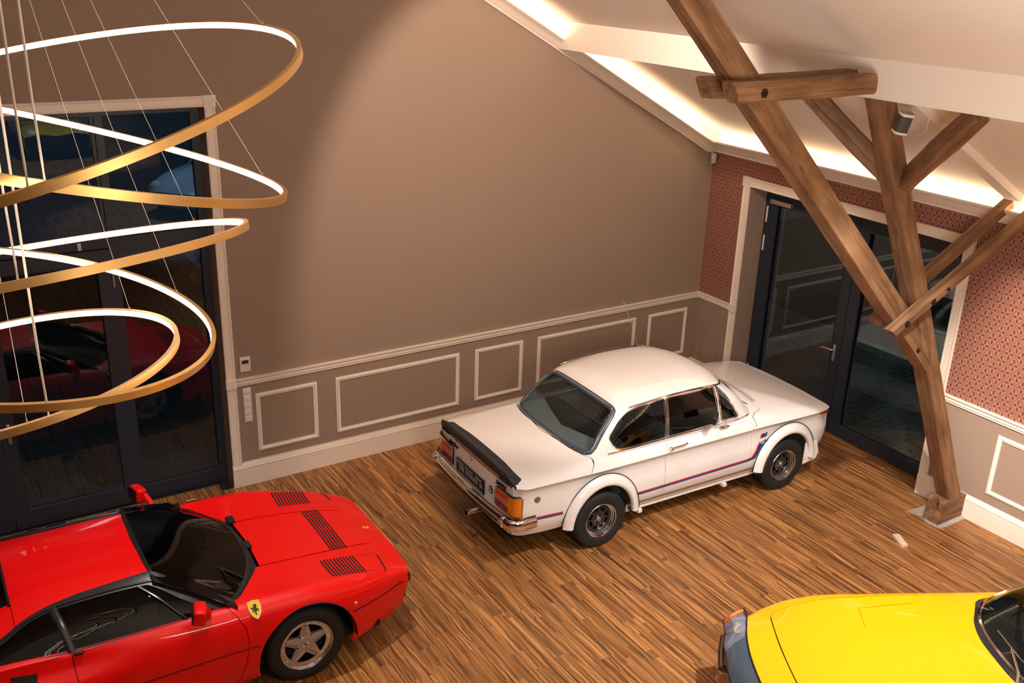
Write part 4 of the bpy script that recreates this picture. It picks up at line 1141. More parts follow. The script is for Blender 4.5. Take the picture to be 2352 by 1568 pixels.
# doors with glass, handle, mirror
G0 = None
def bmw_house():
    bot = [(-.205, 0, .925), (-.198, .33, .927), (-.165, .53, .93), (-.105, .645, .935), (-.02, .705, .94), (.16, .728, .947), (.75, .735, .955), (1.45, .733, .958), (1.80, .715, .955), (1.975, .635, .95), (2.085, .40, .955), (2.135, 0, .962)]
    top = [(.275, 0, 1.352), (.278, .28, 1.348), (.283, .44, 1.338), (.292, .535, 1.325), (.35, .582, 1.325), (.50, .598, 1.345), (.86, .612, 1.372), (1.33, .605, 1.368), (1.50, .578, 1.345), (1.60, .51, 1.328), (1.68, .33, 1.333), (1.712, 0, 1.338)]
    st = []
    for i, (b, t) in enumerate(zip(bot, top)):
        b = np.array(b); t = np.array(t); m = (b+t)/2
        o = np.array([m[0]-.95, m[1], 0]); 
        n = np.array([0, 1, .45]) if 4 <= i <= 8 else (np.array([-.75, .15 if i else 0, .6]) if i < 4 else np.array([.6, .2 if i < 11 else 0, .7]))
        n = n/np.linalg.norm(n); m = m+n*(.016 if 4 <= i <= 8 else .028)
        uc = np.clip(t[0], .62, 1.30); c = np.array([uc, 0, 0])
        r = []
        for rho, gz in ((.95, .20), (.80, .56), (.45, .90)):
            r.append((c[0]+(t[0]-c[0])*rho, t[1]*rho, t[2]+(1.425-t[2])*gz))
        r.append((c[0], 0, 1.425))
        st.append((float(i), [tuple(b), tuple(m), tuple(t)]+r))
    return Loft(st, creases=(2,), sym=True, interp='cr', ctr=(.95, 0, 1.1))
H = bmw_house()
def hz(pts, lo=3.6, hi=9.2): return H.inv(pts, 'xz', amin=lo, amax=hi, bmin=0, bmax=2)
qw = hz(dens(rnd([(.185, .985), (.765, .992), (.792, 1.350), (.47, 1.330), (.285, 1.275), (.10, 1.10)], [.05, .02, .02, .16, .10, .05]), .05))
dw = hz(dens(rnd([(.795, .992), (1.455, 1.0), (1.438, 1.350), (.828, 1.352)], .02), .05))
vw = hz(dens(rnd([(1.485, 1.002), (1.735, 1.005), (1.575, 1.25), (1.47, 1.348)], [.02, .03, .12, .03]), .05))
rw = np.array([(0, .16), (2.55, .16), (2.95, .22), (3.08, .40), (3.06, 1.0), (2.98, 1.62), (2.78, 1.82), (2.4, 1.88), (0, 1.89)])
ww = np.array([(11, .14), (9.65, .14), (9.32, .22), (9.22, .42), (9.22, 1.55), (9.35, 1.80), (9.7, 1.86), (11, 1.87)])
shell = np.array([(0, 0), (11, 0), (11, 2.0), (0, 2.0)])
e1 = 1.0*.12
def hp(name, out, holes, m, side='both', **k): return patch(name, H, out, holes, .05, .22, m, bw, side, sa=.17, **k)
# pillars: shell minus windows. centre-line windows touch the shell edge so cut them as outline
out = [(0, 0), (11, 0), (11, .14)]+[tuple(p) for p in ww[1:-1]]+[(11, 1.87), (11, 2.0), (0, 2.0), (0, 1.89)]+[tuple(p) for p in rw[::-1][1:-1]]+[(0, .16)]
hp('window_frames', np.array(out), [qw, dw, vw], WP, skirt=.014)
hp('roof', np.array([(0, 2), (11, 2), (11, 6), (0, 6)]), [], WP, skirt=0)
rg = hp('rear_window', rw, [], M['carglass'], skirt=0, off=-.008)
hp('windscreen', ww, [], M['carglass'], skirt=0, off=-.008)
def trim_win(poly, parent, side, w=.014, m='chrome', nm='window_trim', closed=True, off=.003, h=.006):
    t = MB(); ribbon(t, H, poly, w, side, off, closed, .03, h); return t.build(nm, M[m], parent, smooth=50)
t = MB()
for s in (1, -1): ribbon(t, H, rw[1:-1], .056, s, .001, False, .03, .010)
ribbon(t, H, [(0, .16), (2.55, .16)], .056, 1, .001, False, .03, .010); ribbon(t, H, [(0, .16), (2.55, .16)], .056, -1, .001, False, .03, .010)
ribbon(t, H, [(0, 1.89), (2.4, 1.88)], .056, 1, .001, False, .03, .010); ribbon(t, H, [(0, 1.89), (2.4, 1.88)], .056, -1, .001, False, .03, .010)
rs = t.build('window_seal', mat('window_rubber', (.035, .065, .105), .3), rg, smooth=50)
t = MB()
for s in (1, -1):
    ribbon(t, H, [(0, .16)]+[tuple(p) for p in rw[1:-1]]+[(0, 1.89)], .016, s, .012, False, .03, .005)
t.build('seal_bead', M['chrome'], rg, smooth=50)
ht = MB()
for k in range(11):
    b = .40+k*.125
    for s in (1, -1): ribbon(ht, H, [(0, b), (2.9, b)], .0012, s, -.0075, False, .06)
ht.build('heater_wires', mat('heater_wire', (.07, .06, .055), .5), rg)
for s in (1, -1):
    sd = 'left' if s > 0 else 'right'
    d = patch('door', B, dab, (), .05, .13, WP, bw, sd, skirt=.02, gap=.005, lines=(4,))
    patch('window_glass', H, dw, (), .06, .22, M['carglass'], d, sd, skirt=0, off=-.008, sa=.17)
    patch('quarter_light', H, vw, (), .06, .22, M['carglass'], d, sd, skirt=0, off=-.008, sa=.17)
    trim_win(dw, d, s); trim_win(vw, d, s, .018)
    q = patch('side_window', H, qw, (), .06, .22, M['carglass'], bw, sd, skirt=0, off=-.008, sa=.17)
    trim_win(qw, q, s)
    # belt and drip mouldings
    t = MB(); ribbon(t, H, [(4.6, .10), (8.6, .10)], .012, s, .002, False, .05, .006); t.build('belt_moulding', M['chrome'], bw, smooth=50)
    t = MB(); ribbon(t, H, [(4.3, 2.0), (9.3, 2.0)], .020, s, .004, False, .05, .010); t.build('drip_rail', M['chrome'], bw, smooth=50)
    # divider post chrome between door and rear side window
    t = MB(); P1 = hz([(.781, .985)])[0]; P2 = hz([(.815, 1.352)])[0]; ribbon(t, H, [P1, P2], .016, s, .005, False, .04, .004); t.build('window_divider', M['chrome'], bw, smooth=50)
    # shadow under the crease, painted as a thin dark strip along the body
    t = MB(); ribbon(t, B, [(-.93, 3.93), (.748, 3.93)], .007, s, .002, False, .05); ribbon(t, B, [(.76, 3.93), (1.9, 3.93)], .007, s, .002, False, .05); ribbon(t, B, [(1.912, 3.93), (2.98, 3.93)], .007, s, .002, False, .05)
    t.build('crease_shadow_line', mat('crease_shadow_paint', (.26, .19, .14), .4), bw)
    t = MB(); ribbon(t, B, [(.40, .42), (2.02, .42)], .008, s, .003, False, .05, .004); t.build('sill_strip', M['black'], bw)
    t = MB()
    # sill
    t.box((.36, s*.60, .245), (2.06, s*.705, .325)); t.build('sill', WP, bw)
    for x in (.50, 1.62): MB().box((x, s*.66, .205), (x+.05, s*.73, .24)).build('jacking_point', WP, bw)
    # wheel arch flares
    for c in (RA, FA):
        f = MB(); rings = [(.352, .795), (.350, .820), (.362, .842), (.385, .846), (.415, .828), (.442, .802), (.452, .783)]
        a0, a1, nn = -8, 188, 40; vs = []
        for k in range(nn+1):
            a = radians(a0+(a1-a0)*k/nn)
            for r_, v_ in rings:
                low = max(0, -sin(a))
                vs.append((c[0]-r_*cos(a)*(1.0+.05*low), s*v_, max(c[1]+r_*sin(a)*1.10, .325 if True else 0)))
        m_ = len(rings); f.add(vs, [(k*m_+i, k*m_+i+1, (k+1)*m_+i+1, (k+1)*m_+i) for k in range(nn) for i in range(m_-1)])
        fo = f.build('wheel_arch_flare', WP, bw, smooth=60)
        g = MB(); pts = []
        for k in range(nn+1):
            a = radians(a0+(a1-a0)*k/nn); pts.append((c[0]-.455*cos(a), s*.789, max(c[1]+.455*sin(a)*1.10, .325)))
        g.tube(pts, .0045, 6); g.build('flare_edging', M['black'], fo)
        for k in range(9):
            g = MB(); a = radians(12+156*k/8); g.box((c[0]-.438*cos(a)-.004, s*.800-.004, c[1]+.438*sin(a)*1.1-.004), (c[0]-.438*cos(a)+.004, s*.800+.006, c[1]+.438*sin(a)*1.1+.004)); g.build('flare_screw', M['black'], fo)
    # stripes (printed bands lying on the paint): dark blue lower, red upper
    zz = [(.398, .478), (1.83, .492)]
    def stripe(pts, w, key, sh=0.0, off=.0024):
        ab = xz(B, dens(pts, .06, False), bmax=4); t = MB(); ribbon(t, B, ab, w, s, off, False, .03); return t.build('stripe_'+key, M[key+'_stripe'], bw)
    stripe([(.40, .485), (1.845, .500)], .014, 'red'); stripe([(.40, .468), (1.845, .483)], .018, 'blue')
    stripe([(-.77, .542), (-.455, .520)], .014, 'red'); stripe([(-.77, .524), (-.455, .503)], .018, 'blue')
    # swept-up flag on the front wing
    def quad(pts, mt, off=.0030):
        ab = xz(B, dens(pts, .03), bmax=4); return patch('stripe_flag', B, ab, (), .03, .13, mt, bw, sd, skirt=0, off=off)
    quad([(1.845, .493), (1.95, .515), (1.992, .585), (2.012, .640), (1.985, .640), (1.955, .57), (1.915, .515), (1.845, .507)], M['red_stripe'])
    quad([(1.845, .485), (1.95, .498), (2.012, .585), (2.038, .642), (2.012, .641), (1.985, .583), (1.935, .514), (1.845, .493)], M['navy_stripe'])
    quad([(1.845, .474), (1.98, .488), (2.045, .59), (2.078, .645), (2.038, .643), (2.012, .585), (1.95, .500), (1.845, .486)], M['blue_stripe'])
    quad([(2.022, .700), (2.050, .702), (2.075, .762), (2.045, .758)], M['red_stripe']); quad([(2.050, .702), (2.072, .704), (2.098, .765), (2.075, .762)], M['navy_stripe']); quad([(2.072, .704), (2.118, .708), (2.142, .772), (2.098, .765)], M['blue_stripe'])
    quad([(1.985, .641), (2.082, .647), (2.118, .707), (2.020, .699)], M['badge_white'], .0028)
    vs, fs = text_mesh('turbo', .062, .0004, .35, .001)
    t = MB(); t.add([(2.052+p.x*(-1 if s < 0 else 1)*-1 if False else 2.052+(p.x if s < 0 else -p.x), s*(.7925+.0035), .672+p.y+(p.x)*.10*(1 if s < 0 else 1)) for p in vs], fs); t.build('lettering', M['navy_stripe'], bw)
    # door handle
    h = MB(); yv = s*.797
    h.tube([(.775, yv, .905), (.775, s*.825, .908), (.83, s*.832, .912), (.93, s*.830, .914), (.975, s*.822, .914), (.98, yv, .912)], .008, 8)
    h.lathe([(0, -.012), (.014, -.010), (.016, .01)], 16, Matrix.Translation((.79, s*.815, .893)))
    h.build('door_handle', M['chrome'], d, smooth=50)
    # mirror
    h = MB(); h.rbox((1.44, s*.765-.020, .945), (1.56, s*.765+.020, .962), .008); h.tube([(1.50, s*.765, .955), (1.485, s*.80, .99), (1.455, s*.84, 1.05), (1.36, s*.86, 1.12)], .008, 8)
    mr = h.build('door_mirror', M['chrome'], d, smooth=50)
    h = MB(); R = Matrix.Translation((1.25, s*.87, 1.15)) @ Matrix.Rotation(s*radians(50), 4, 'Z'); h.rbox((-.020, -.078, -.044), (.028, .078, .044), .014, R); h.build('mirror_head', M['black'], mr, smooth=40)
    # front door shut line toward the wing below bonnet and the bonnet shut line
for c in (RA, FA): wheel_well(bw, c[0], c[1], .385, .50, .79, M['well'])
# fuel cap on the right side
fc = B.inv([(-.735, .715)], 'xz', bmax=4)[0]; P, Nn = B.pn([fc[0]], [fc[1]])
t = MB(); t.lathe([(0, -.010), (.022, -.009), (.030, -.006), (.034, 0)], 28, Matrix.Translation((P[0][0], -P[0][1]-.001, P[0][2])))
fcap = t.build('fuel_cap', mat('dull_chrome', (.42, .36, .26), .28, .9), bw, smooth=30)
t = MB(); t.box((P[0][0]-.006, -P[0][1]-.016, P[0][2]-.022), (P[0][0]+.006, -P[0][1]-.009, P[0][2]+.022)); t.build('cap_grip', M['chrome'], fcap)
for (n_, x, y) in (('wheel', 0, 0), ('wheel', 2.42, 0)):
    for s in (-1, 1): wheel(bw, n_, x, s*.700, .295, .195, .176, 'bmw', s)
# ---- tail
def fr_(a, b):     # a=y, b=z
    return np.stack([-.952-.022*(1-(a/.74)**2)-.0*(b), a, b], 1)
Rr = Func(fr_, (-1, 0, 0))
tail = [(0, .905), (.55, .892), (.672, .875), (.705, .83), (.720, .60), (.70, .42), (.66, .36), (0, .36)]
patch('rear_panel', Rr, np.array(tail), (), .06, 1.0, WP, bw, 'both', skirt=.02)
# chrome lid edge / body edge
t = MB(); ribbon(t, Rr, [(-.69, .852), (.69, .852)], .012, 1, .002, False, .05, .005); t.build('boot_edge_trim', mat('tan_chrome', (.62, .46, .33), .2, .9), bw, smooth=50)
for s in (1, -1):
    def corner(a, b, s=s):   # a: distance outward from y=.40 ; wraps forward beyond .70
        y = np.where(a < .70, a, .70+.078*np.sin(np.clip((a-.70)/.11, 0, 1)*pi/2)); x = np.where(a < .70, -.985+.01*(a/.70)**2, -.975+.085*(1-np.cos(np.clip((a-.70)/.11, 0, 1)*pi/2)))
        return np.stack([x, y, b], 1)
    L = Func(corner, (-1, .5, 0)); sd = 'left' if s > 0 else 'right'
    lamp = patch('tail_lamp', L, np.array(rnd([(.425, .555), (.80, .575), (.805, .780), (.43, .760)], .02)), (), .04, 1.0, M['blackm'], bw, sd, skirt=.05, off=0)
    patch('red_lens', L, np.array([(.438, .695), (.672, .700), (.655, .768), (.440, .752)]), (), .04, 1.0, M['red_lens'], lamp, sd, skirt=.01, off=.006)
    patch('reversing_lens', L, np.array([(.434, .640), (.655, .645), (.665, .698), (.437, .693)]), (), .04, 1.0, M['clear_lens'], lamp, sd, skirt=.01, off=.006)
    patch('brake_lens', L, np.array([(.433, .565), (.665, .575), (.655, .643), (.434, .638)]), (), .04, 1.0, M['dred_lens'], lamp, sd, skirt=.01, off=.006)
    patch('amber_lens', L, np.array([(.672, .585), (.795, .585), (.798, .770), (.690, .770), (.658, .745), (.658, .60)]), (), .03, 1.0, M['amber'], lamp, sd, skirt=.01, off=.007)
    t = MB(); ribbon(t, L, rnd([(.425, .555), (.80, .575), (.805, .780), (.43, .760)], .02), .010, s, .007, True, .03, .004); t.build('lamp_bezel', M['chrome'], lamp, smooth=50)
# number plate
pl = MB(); yc = .058
def rp(y, z, off): 
    x = -.952-.022*(1-(y/.74)**2); return (x-off, y, z)
pl.rbox((-.990, yc-.28, .545), (-.976, yc+.28, .70), .006); plate = pl.build('number_plate', M['black'], bw, smooth=40)
g = MB(); random.seed(3)
for row, (z0, hh) in enumerate(((.655, .030), (.598, .046))):
    y = yc+.255
    while y > yc-.24:
        w_ = random.choice((.014, .02, .026)); 
        if random.random() < .85 and not (yc-.08 < y < yc+.05 and random.random() < .5): g.box((-.9925, y-w_, z0), (-.990, y-w_*.35, z0+hh)); g.box((-.9925, y-w_, z0+hh*.7), (-.990, y, z0+hh))
        y -= w_+.014
for k in range(13): g.box((-.9925, yc+.25-k*.04-.022, .556), (-.990, yc+.25-k*.04, .566))
g.build('worn_characters', mat('plate_marks', (.45, .42, .38), .6), plate)
# badges and letters
vs, fs = text_mesh('2002', .088, .003, .25, .004)
t = MB(); t.add([rp(-.497-(-p.x)*-1*1.0, .795+p.y*.62, .002+p.z+.002) for p in vs], fs); t.build('lettering', M['blackm'], bw)
vs, fs = text_mesh('turbo', .088, .003, .25, .004)
t = MB(); t.add([rp(.435-p.x, .795+p.y*.62, .004+p.z) for p in vs], fs); t.build('lettering', M['blackm'], bw)
RX_ = Matrix.Rotation(-pi/2, 4, 'Z')
bd = MB(); cm = Matrix.Translation((-.9705, -.325, .660)) @ RX_
bd.mat(M['black']).lathe([(0, -.004), (.034, -.004), (.040, 0)], 32, cm); badge = bd.build('roundel', None, bw, smooth=30)
q = MB()
for k in range(4):
    q.mat(M['badge_blue'] if k % 2 else M['badge_white']); pts = [(0, 0)]+[(.026*cos(radians(90*k+90*j/8)), .026*sin(radians(90*k+90*j/8))) for j in range(9)]
    q.add([(-.9755, -.325+a, .660+b) for a, b in pts], [tuple(range(10))])
q.build('roundel_quarters', None, badge)
t = MB(); t.lathe([(0, -.012), (.012, -.010), (.014, 0)], 16, Matrix.Translation((-.974, .045, .80)) @ RX_); t.rbox((-.990, .040, .800), (-.975, .050, .845), .003); t.build('boot_lock', M['chrome'], bw, smooth=40)
# rubber lip spoiler
def spoil(a, b):  # a = y 0..0.715, b 0..4 (front foot, crest, top edge, rear face, bottom)
    t_ = a/.715
    X = [-.835+.0*t_, -.900, -.985-.012*(1-t_**2), -.998-.012*(1-t_**2), -.970-.016*(1-t_**2)]
    Z = [.928-.028*t_**2, .948-.03*t_**2, .992-.022*t_**2, .980-.024*t_**2, .885-.006*t_**2]
    end = np.clip((a-.655)/.06, 0, 1)
    Xs = np.stack([x*np.ones_like(a) for x in X], 1); Zs = np.stack([z*np.ones_like(a) for z in Z], 1)
    Zs[:, 2] -= .060*end; Zs[:, 3] -= .060*end; Zs[:, 1] -= .03*end; Xs[:, 2] += .02*end; Xs[:, 3] += .03*end
    i = np.clip(np.floor(b).astype(int), 0, 3); f = b-i; r = np.arange(len(a))
    return np.stack([Xs[r, i]*(1-f)+Xs[r, i+1]*f, a, Zs[r, i]*(1-f)+Zs[r, i+1]*f], 1)
patch('boot_spoiler', Func(spoil, (-.3, 0, 1)), np.array([(0, 0), (.715, 0), (.715, 4), (0, 4)]), (), .03, .06, M['spoiler'], bw, 'both', skirt=.02, smooth=40)
# chrome bumper
def bump(a, b):   # a 0..1 along half ; b around
    s_ = a*1.02
    y = np.where(s_ < .70, s_, .70+.115*np.sin(np.clip((s_-.70)/.18, 0, 1)*pi/2)); x = np.where(s_ < .70, -1.055+.03*(s_/.7)**2, -1.025+.115*(1-np.cos(np.clip((s_-.70)/.18, 0, 1)*pi/2)))
    x = np.where(s_ > .88, -.91+(s_-.88), x)
    k = np.clip((s_-.70)/.18, 0, 1); nx = -np.cos(k*pi/2); ny = np.sin(k*pi/2)
    ph = (b-.5)*pi*1.1; d = .028*np.cos(ph); z = .515+.052*np.sin(ph)
    return np.stack([x+nx*d, y+ny*d, z], 1)
BU = Func(bump, (-1, .3, 0))
bumper = patch('rear_bumper', BU, np.array([(0, 0), (1, 0), (1, 1), (0, 1)]), (), .03, .14, M['chrome'], bw, 'both', skirt=.02, smooth=60)
t = MB()
for s in (1, -1): ribbon(t, BU, [(0, .42), (.60, .42)], .020, s, .002, False, .04, .004)
t.build('bumper_rubber', M['black'], bumper)
for y in (.52, -.52):
    t = MB()
    for q in (.0, .035): t.lathe([(0, -.012), (.008, -.010), (.010, 0)], 10, Matrix.Translation((-1.068, y*.35+q, .53)) @ RX_)
    t.build('bumper_bolts', M['chrome'], bumper, smooth=40)
for y in (.675, -.675):
    t = MB(); t.rbox((-1.062, y-.008, .465), (-1.020, y+.008, .57), .005); t.build('bumper_joint', M['chrome'], bumper, smooth=40)
t = MB(); t.lathe([(.026, -.17), (.030, -.168), (.030, .12), (.024, .12), (.024, -.165)], 20, Matrix.Translation((-.93, -.09, .315)) @ RX_); t.build('exhaust_tip', M['chrome'], bw, smooth=40)
MB().box((-.90, -.62, .26), (-.80, .62, .37)).build('rear_valance', M['under'], bw)
# ---- front (seen only in reflections and from the side)
def ff(a, b): return np.stack([3.085-.02*(a/.7)**2+.10*(b-.6)*.3, a, b], 1)
Fr = Func(ff, (1, 0, 0))
patch('front_panel', Fr, np.array([(0, .852), (.66, .842), (.715, .80), (.73, .60), (.70, .40), (.66, .36), (0, .36)]), (), .08, 1.0, WP, bw, 'both', skirt=.02)
g = MB(); g.box((3.095, -.62, .60), (3.118, .62, .79)); gr = g.build('grille', M['black'], bw)
for s in (1, -1):
    g = MB(); g.lathe([(0, .02), (.085, .012), (.09, -.004), (.095, 0)], 32, Matrix.Translation((3.118, s*.53, .695)) @ RX_); g.build('headlamp', M['chrome'], bw, smooth=40)
    g = MB(); g.rbox((3.112, s*.055-.045, .60), (3.135, s*.055+.045, .80), .02); g.build('kidney_grille', M['chrome'], gr, smooth=40)
    g = MB(); g.rbox((2.93, s*.725-.03, .770), (3.055, s*.725+.03, .815), .015); g.build('side_indicator', mat('dark_amber', (.30, .06, .01), .2), bw, smooth=40)
sp_ = MB()
pr = [(3.0, .24), (3.20, .27), (3.235, .34), (3.19, .46), (3.09, .50), (3.0, .5)]
path = []
for k in range(21):
    f = -1+2*k/20; y = .80*f; b_ = .30*abs(f)**3.2; path.append(((-b_, y, 0), (1, 0, 0), (0, 0, 1)))
sp_.sweep(pr, path); sp_.build('front_air_dam', WP, bw, smooth=40)
bd = MB(); bd.mat(M['black']).lathe([(0, -.004), (.034, -.004), (.040, 0)], 32, Matrix.Translation((3.100, 0, .838)) @ Matrix.Rotation(radians(50), 4, 'Y') @ Matrix.Rotation(pi/2, 4, 'Z')); bd.build('hood_roundel', None, bw, smooth=30)
# cowl vent slots
v = MB()
for k in range(38):
    y = -.46+k*.0249; P, _ = B.pn([2.235-.10*(y/.6)**2], [9-abs(y)/.21*.62 if abs(y) < .2 else 8.4-(abs(y)-.2)/.26*.85]); 
    x_ = 2.20-.05*(y/.46)**2
    ab = B.inv([(x_, abs(y))], 'xy', bmin=6.6)[0]; ab2 = B.inv([(x_+.055, abs(y))], 'xy', bmin=6.6)[0]
    Pa, Na = B.pn([ab[0]], [ab[1]]); Pb, Nb = B.pn([ab2[0]], [ab2[1]]); s = 1 if y > 0 else -1; w_ = .006
    A = Vector(Pa[0])+Vector(Na[0])*.002; C = Vector(Pb[0])+Vector(Nb[0])*.002; A.y *= s; C.y *= s
    v.add([A+Vector((0, -w_, 0)), A+Vector((0, w_, 0)), C+Vector((0, w_, 0)), C+Vector((0, -w_, 0))], [(0, 1, 2, 3)])
v.build('cowl_vents', mat('vent_shadow', (.22, .17, .14), .6), bw)
for y0, y1 in ((-.50, .02), (.02, .52)):
    w_ = MB(); a = H.ev([9.75 if y0 < 0 else 10.6], [.12])[0]
    w_.tube([(2.06, y0, .975), (2.0, (y0+y1)/2, 1.02), (1.93, y1-.03, 1.085)], .006, 6); w_.build('wiper', M['chrome'], bw)
an = MB().tube([(1.43, .60, 1.30), (1.30, .60, 1.62), (1.155, .60, 1.93)], .003, 6); an.build('antenna', M['grey_metal'], bw)
# ---- interior
fl_ = MB().box((-.80, -.70, .30), (2.75, .70, .36)).build('floor_pan', M['under'], bw)
MB().box((-.08, -.62, .86), (.28, .62, .875)).build('parcel_shelf', M['seatdark'], bw)
MB().rbox((1.72, -.66, .78), (2.02, .66, .93), .04).build('dashboard', M['black'], bw, smooth=40)
b = MB(); b.rbox((.28, -.60, .34), (.86, .60, .54), .08); b.rbox((.20, -.60, .45), (.40, .60, .985), .08); b.build('rear_bench', M['seat'], bw, smooth=50)
for s in (1, -1): seat(bw, 1.10, s*.33, .50, .34, .55, M['seat'], False, 'front_seat')
steering(bw, 1.62, .34, .92)
MB().rbox((-.02, -.14, .885), (.02, -.06, .93), .01).build('shelf_box', M['seatdark'], bw)
# sunblind-like curved tan strap and sticker in the rear window
t = MB(); t.box((.03, -.49, .89), (.032, -.43, .925)); t.build('sticker', M['red_stripe'], bw)
# ================================================================== RED MID-ENGINED COUPE
rc = empty('car', (-6.824-2.45, -2.31+.0214, 0), radians(-.5), 'low red sports coupe with black louvres and a yellow shield badge beside the left door', 'car')
RP = M['red_car']
def red_body():
    T = [
     (-.95, [(.80, .28), (.85, .38), (.87, .52), (.865, .70), (.83, .82), (.78, .86), (.68, .87), (.40, .875), (0, .875)]),
     (-.80, [(.88, .24), (.92, .36), (.93, .52), (.925, .70), (.88, .83), (.82, .875), (.70, .885), (.40, .89), (0, .89)]),
     (-.45, [(.92, .20), (.955, .34), (.965, .52), (.955, .72), (.90, .86), (.83, .905), (.70, .91), (.40, .90), (0, .90)]),
     (0.0, [(.93, .18), (.965, .32), (.975, .52), (.965, .74), (.91, .87), (.84, .915), (.72, .92), (.40, .90), (0, .90)]),
     (.45, [(.90, .15), (.945, .30), (.962, .52), (.966, .68), (.868, .785), (.835, .895), (.74, .90), (.40, .88), (0, .88)]),
     (.85, [(.88, .145), (.935, .30), (.952, .52), (.955, .67), (.872, .775), (.83, .862), (.76, .87), (.40, .87), (0, .87)]),
     (1.40, [(.88, .145), (.93, .30), (.945, .52), (.935, .67), (.895, .785), (.83, .846), (.76, .85), (.40, .85), (0, .85)]),
     (1.80, [(.89, .18), (.93, .30), (.942, .52), (.928, .67), (.888, .78), (.815, .832), (.76, .835), (.42, .83), (0, .83)]),
     (2.10, [(.905, .205), (.935, .31), (.945, .51), (.932, .67), (.892, .775), (.81, .822), (.70, .815), (.42, .81), (0, .812)]),
     (2.45, [(.915, .19), (.94, .32), (.948, .51), (.932, .67), (.888, .765), (.81, .806), (.70, .798), (.42, .785), (0, .785)]),
     (2.86, [(.855, .21), (.880, .33), (.888, .505), (.872, .62), (.830, .70), (.755, .738), (.65, .742), (.40, .742), (0, .742)]),
     (3.15, [(.755, .23), (.785, .34), (.80, .505), (.790, .585), (.760, .645), (.70, .675), (.60, .684), (.36, .690), (0, .692)]),
     (3.32, [(.690, .24), (.715, .34), (.735, .505), (.728, .555), (.712, .598), (.665, .622), (.57, .634), (.34, .644), (0, .648)]),
     (3.435, [(.645, .25), (.665, .34), (.700, .505), (.698, .535), (.690, .560), (.655, .578), (.55, .590), (.33, .602), (0, .608)]),
    ]
    st = []
    for u, r in T:
        k = max(0, (u-3.2)/.235)
        st.append((u, [(u-(.022*(v/.68)**8*k if i > 1 else .05*k), v, z) for i, (v, z) in enumerate(r)]))
    return Loft(st)
RB = red_body()
def rz(pts, bmax=5.6): return RB.inv(pts, 'xz', bmin=0, bmax=bmax)
RRA, RFA = (0.0, .33), (2.45, .318)
dr = rz(dens([(.845, .20), (1.90, .20), (1.955, .36), (1.995, .53), (1.985, .685), (1.93, .79), (1.88, .835), (.82, .855), (.835, .53)], .05))
def r_arch(c, r): 
    A = [(x, z) for x, z in arch(c[0], c[1], r, -24, 204, 34) if z > .20]; return rz(A, 4.5)
ra, fa = r_arch(RRA, .405), r_arch(RFA, .395)
sid = np.array([(-.95, 0), (ra[0][0], 0)]+list(ra)+[(ra[-1][0], 0), (fa[0][0], 0)]+list(fa)+[(fa[-1][0], 0), (3.435, 0), (3.435, 7.12), (2.24, 7.12), (2.10, 6.4), (1.95, 5.7), (1.90, 5.55), (-.4, 5.55), (-.5, 7.0), (-.95, 7.0)])
for sd in ('left', 'right'): patch('body_side', RB, sid, [dr], .05, .13, RP, rc, sd, skirt=.014)
hd = RB.inv([(2.225, .372), (3.232, .423)], 'xy', bmin=6.2)
patch('hood', RB, np.array([(2.27, 7.12), (3.25, 7.12), (3.27, 8), (2.29, 8)]), (), .05, .13, RP, rc, 'both', gap=.004)
patch('nose_panel', RB, np.array([(3.24, 7.12), (3.435, 7.12), (3.435, 8), (3.262, 8)]), (), .04, .13, RP, rc, 'both', skirt=.012)
patch('cowl', RB, np.array([(2.0, 6.0), (2.25, 7.12), (2.28, 8), (2.0, 8)]), (), .05, .13, M['blackm'], rc, 'both', skirt=.01, off=-.004)
def lid(x0, x1): return np.array([(x0, 5.7), (x1, 5.7), (x1, 8), (x0, 8)])
patch('engine_lid', RB, lid(-.93, .50), (), .07, .13, M['blackm'], rc, 'both', skirt=.01, off=-.02)
patch('tail_panel', Func(lambda a, b: np.stack([-.955-.0*a, a, b], 1), (-1, 0, 0)), np.array([(0, .30), (.80, .30), (.865, .52), (.86, .70), (.80, .85), (0, .872)]), (), .08, 1, RP, rc, 'both')
patch('front_face', Func(lambda a, b: np.stack([3.425-.03*(a/.68)**5-.06*(b < .3), a, b], 1), (1, 0, 0)), np.array([(0, .25), (.64, .25), (.69, .50), (.685, .55), (0, .605)]), (), .06, 1, M['black'], rc, 'both')
t = MB(); pth = []
for k in range(25):
    f = -1+2*k/24; y = .700*f; pth.append(((3.44-.03*abs(f)**5, y, .50), (1, 0, 0), (0, 0, 1)))
t.sweep([(-.03, -.03), (.012, -.022), (.018, .02), (.010, .048), (-.02, .05)], pth); t.build('front_bumper', M['black'], rc, smooth=40)
t = MB(); pth = []
for k in range(25):
    f = -1+2*k/24; y = .735*f; pth.append(((3.36-.14*abs(f)**3, y, .25), (1, 0, 0), (0, 0, 1)))
t.sweep([(-.10, -.03), (.0, -.035), (.03, .02), (.0, .10), (-.10, .09)], pth); t.build('front_air_dam', RP, rc, smooth=50)
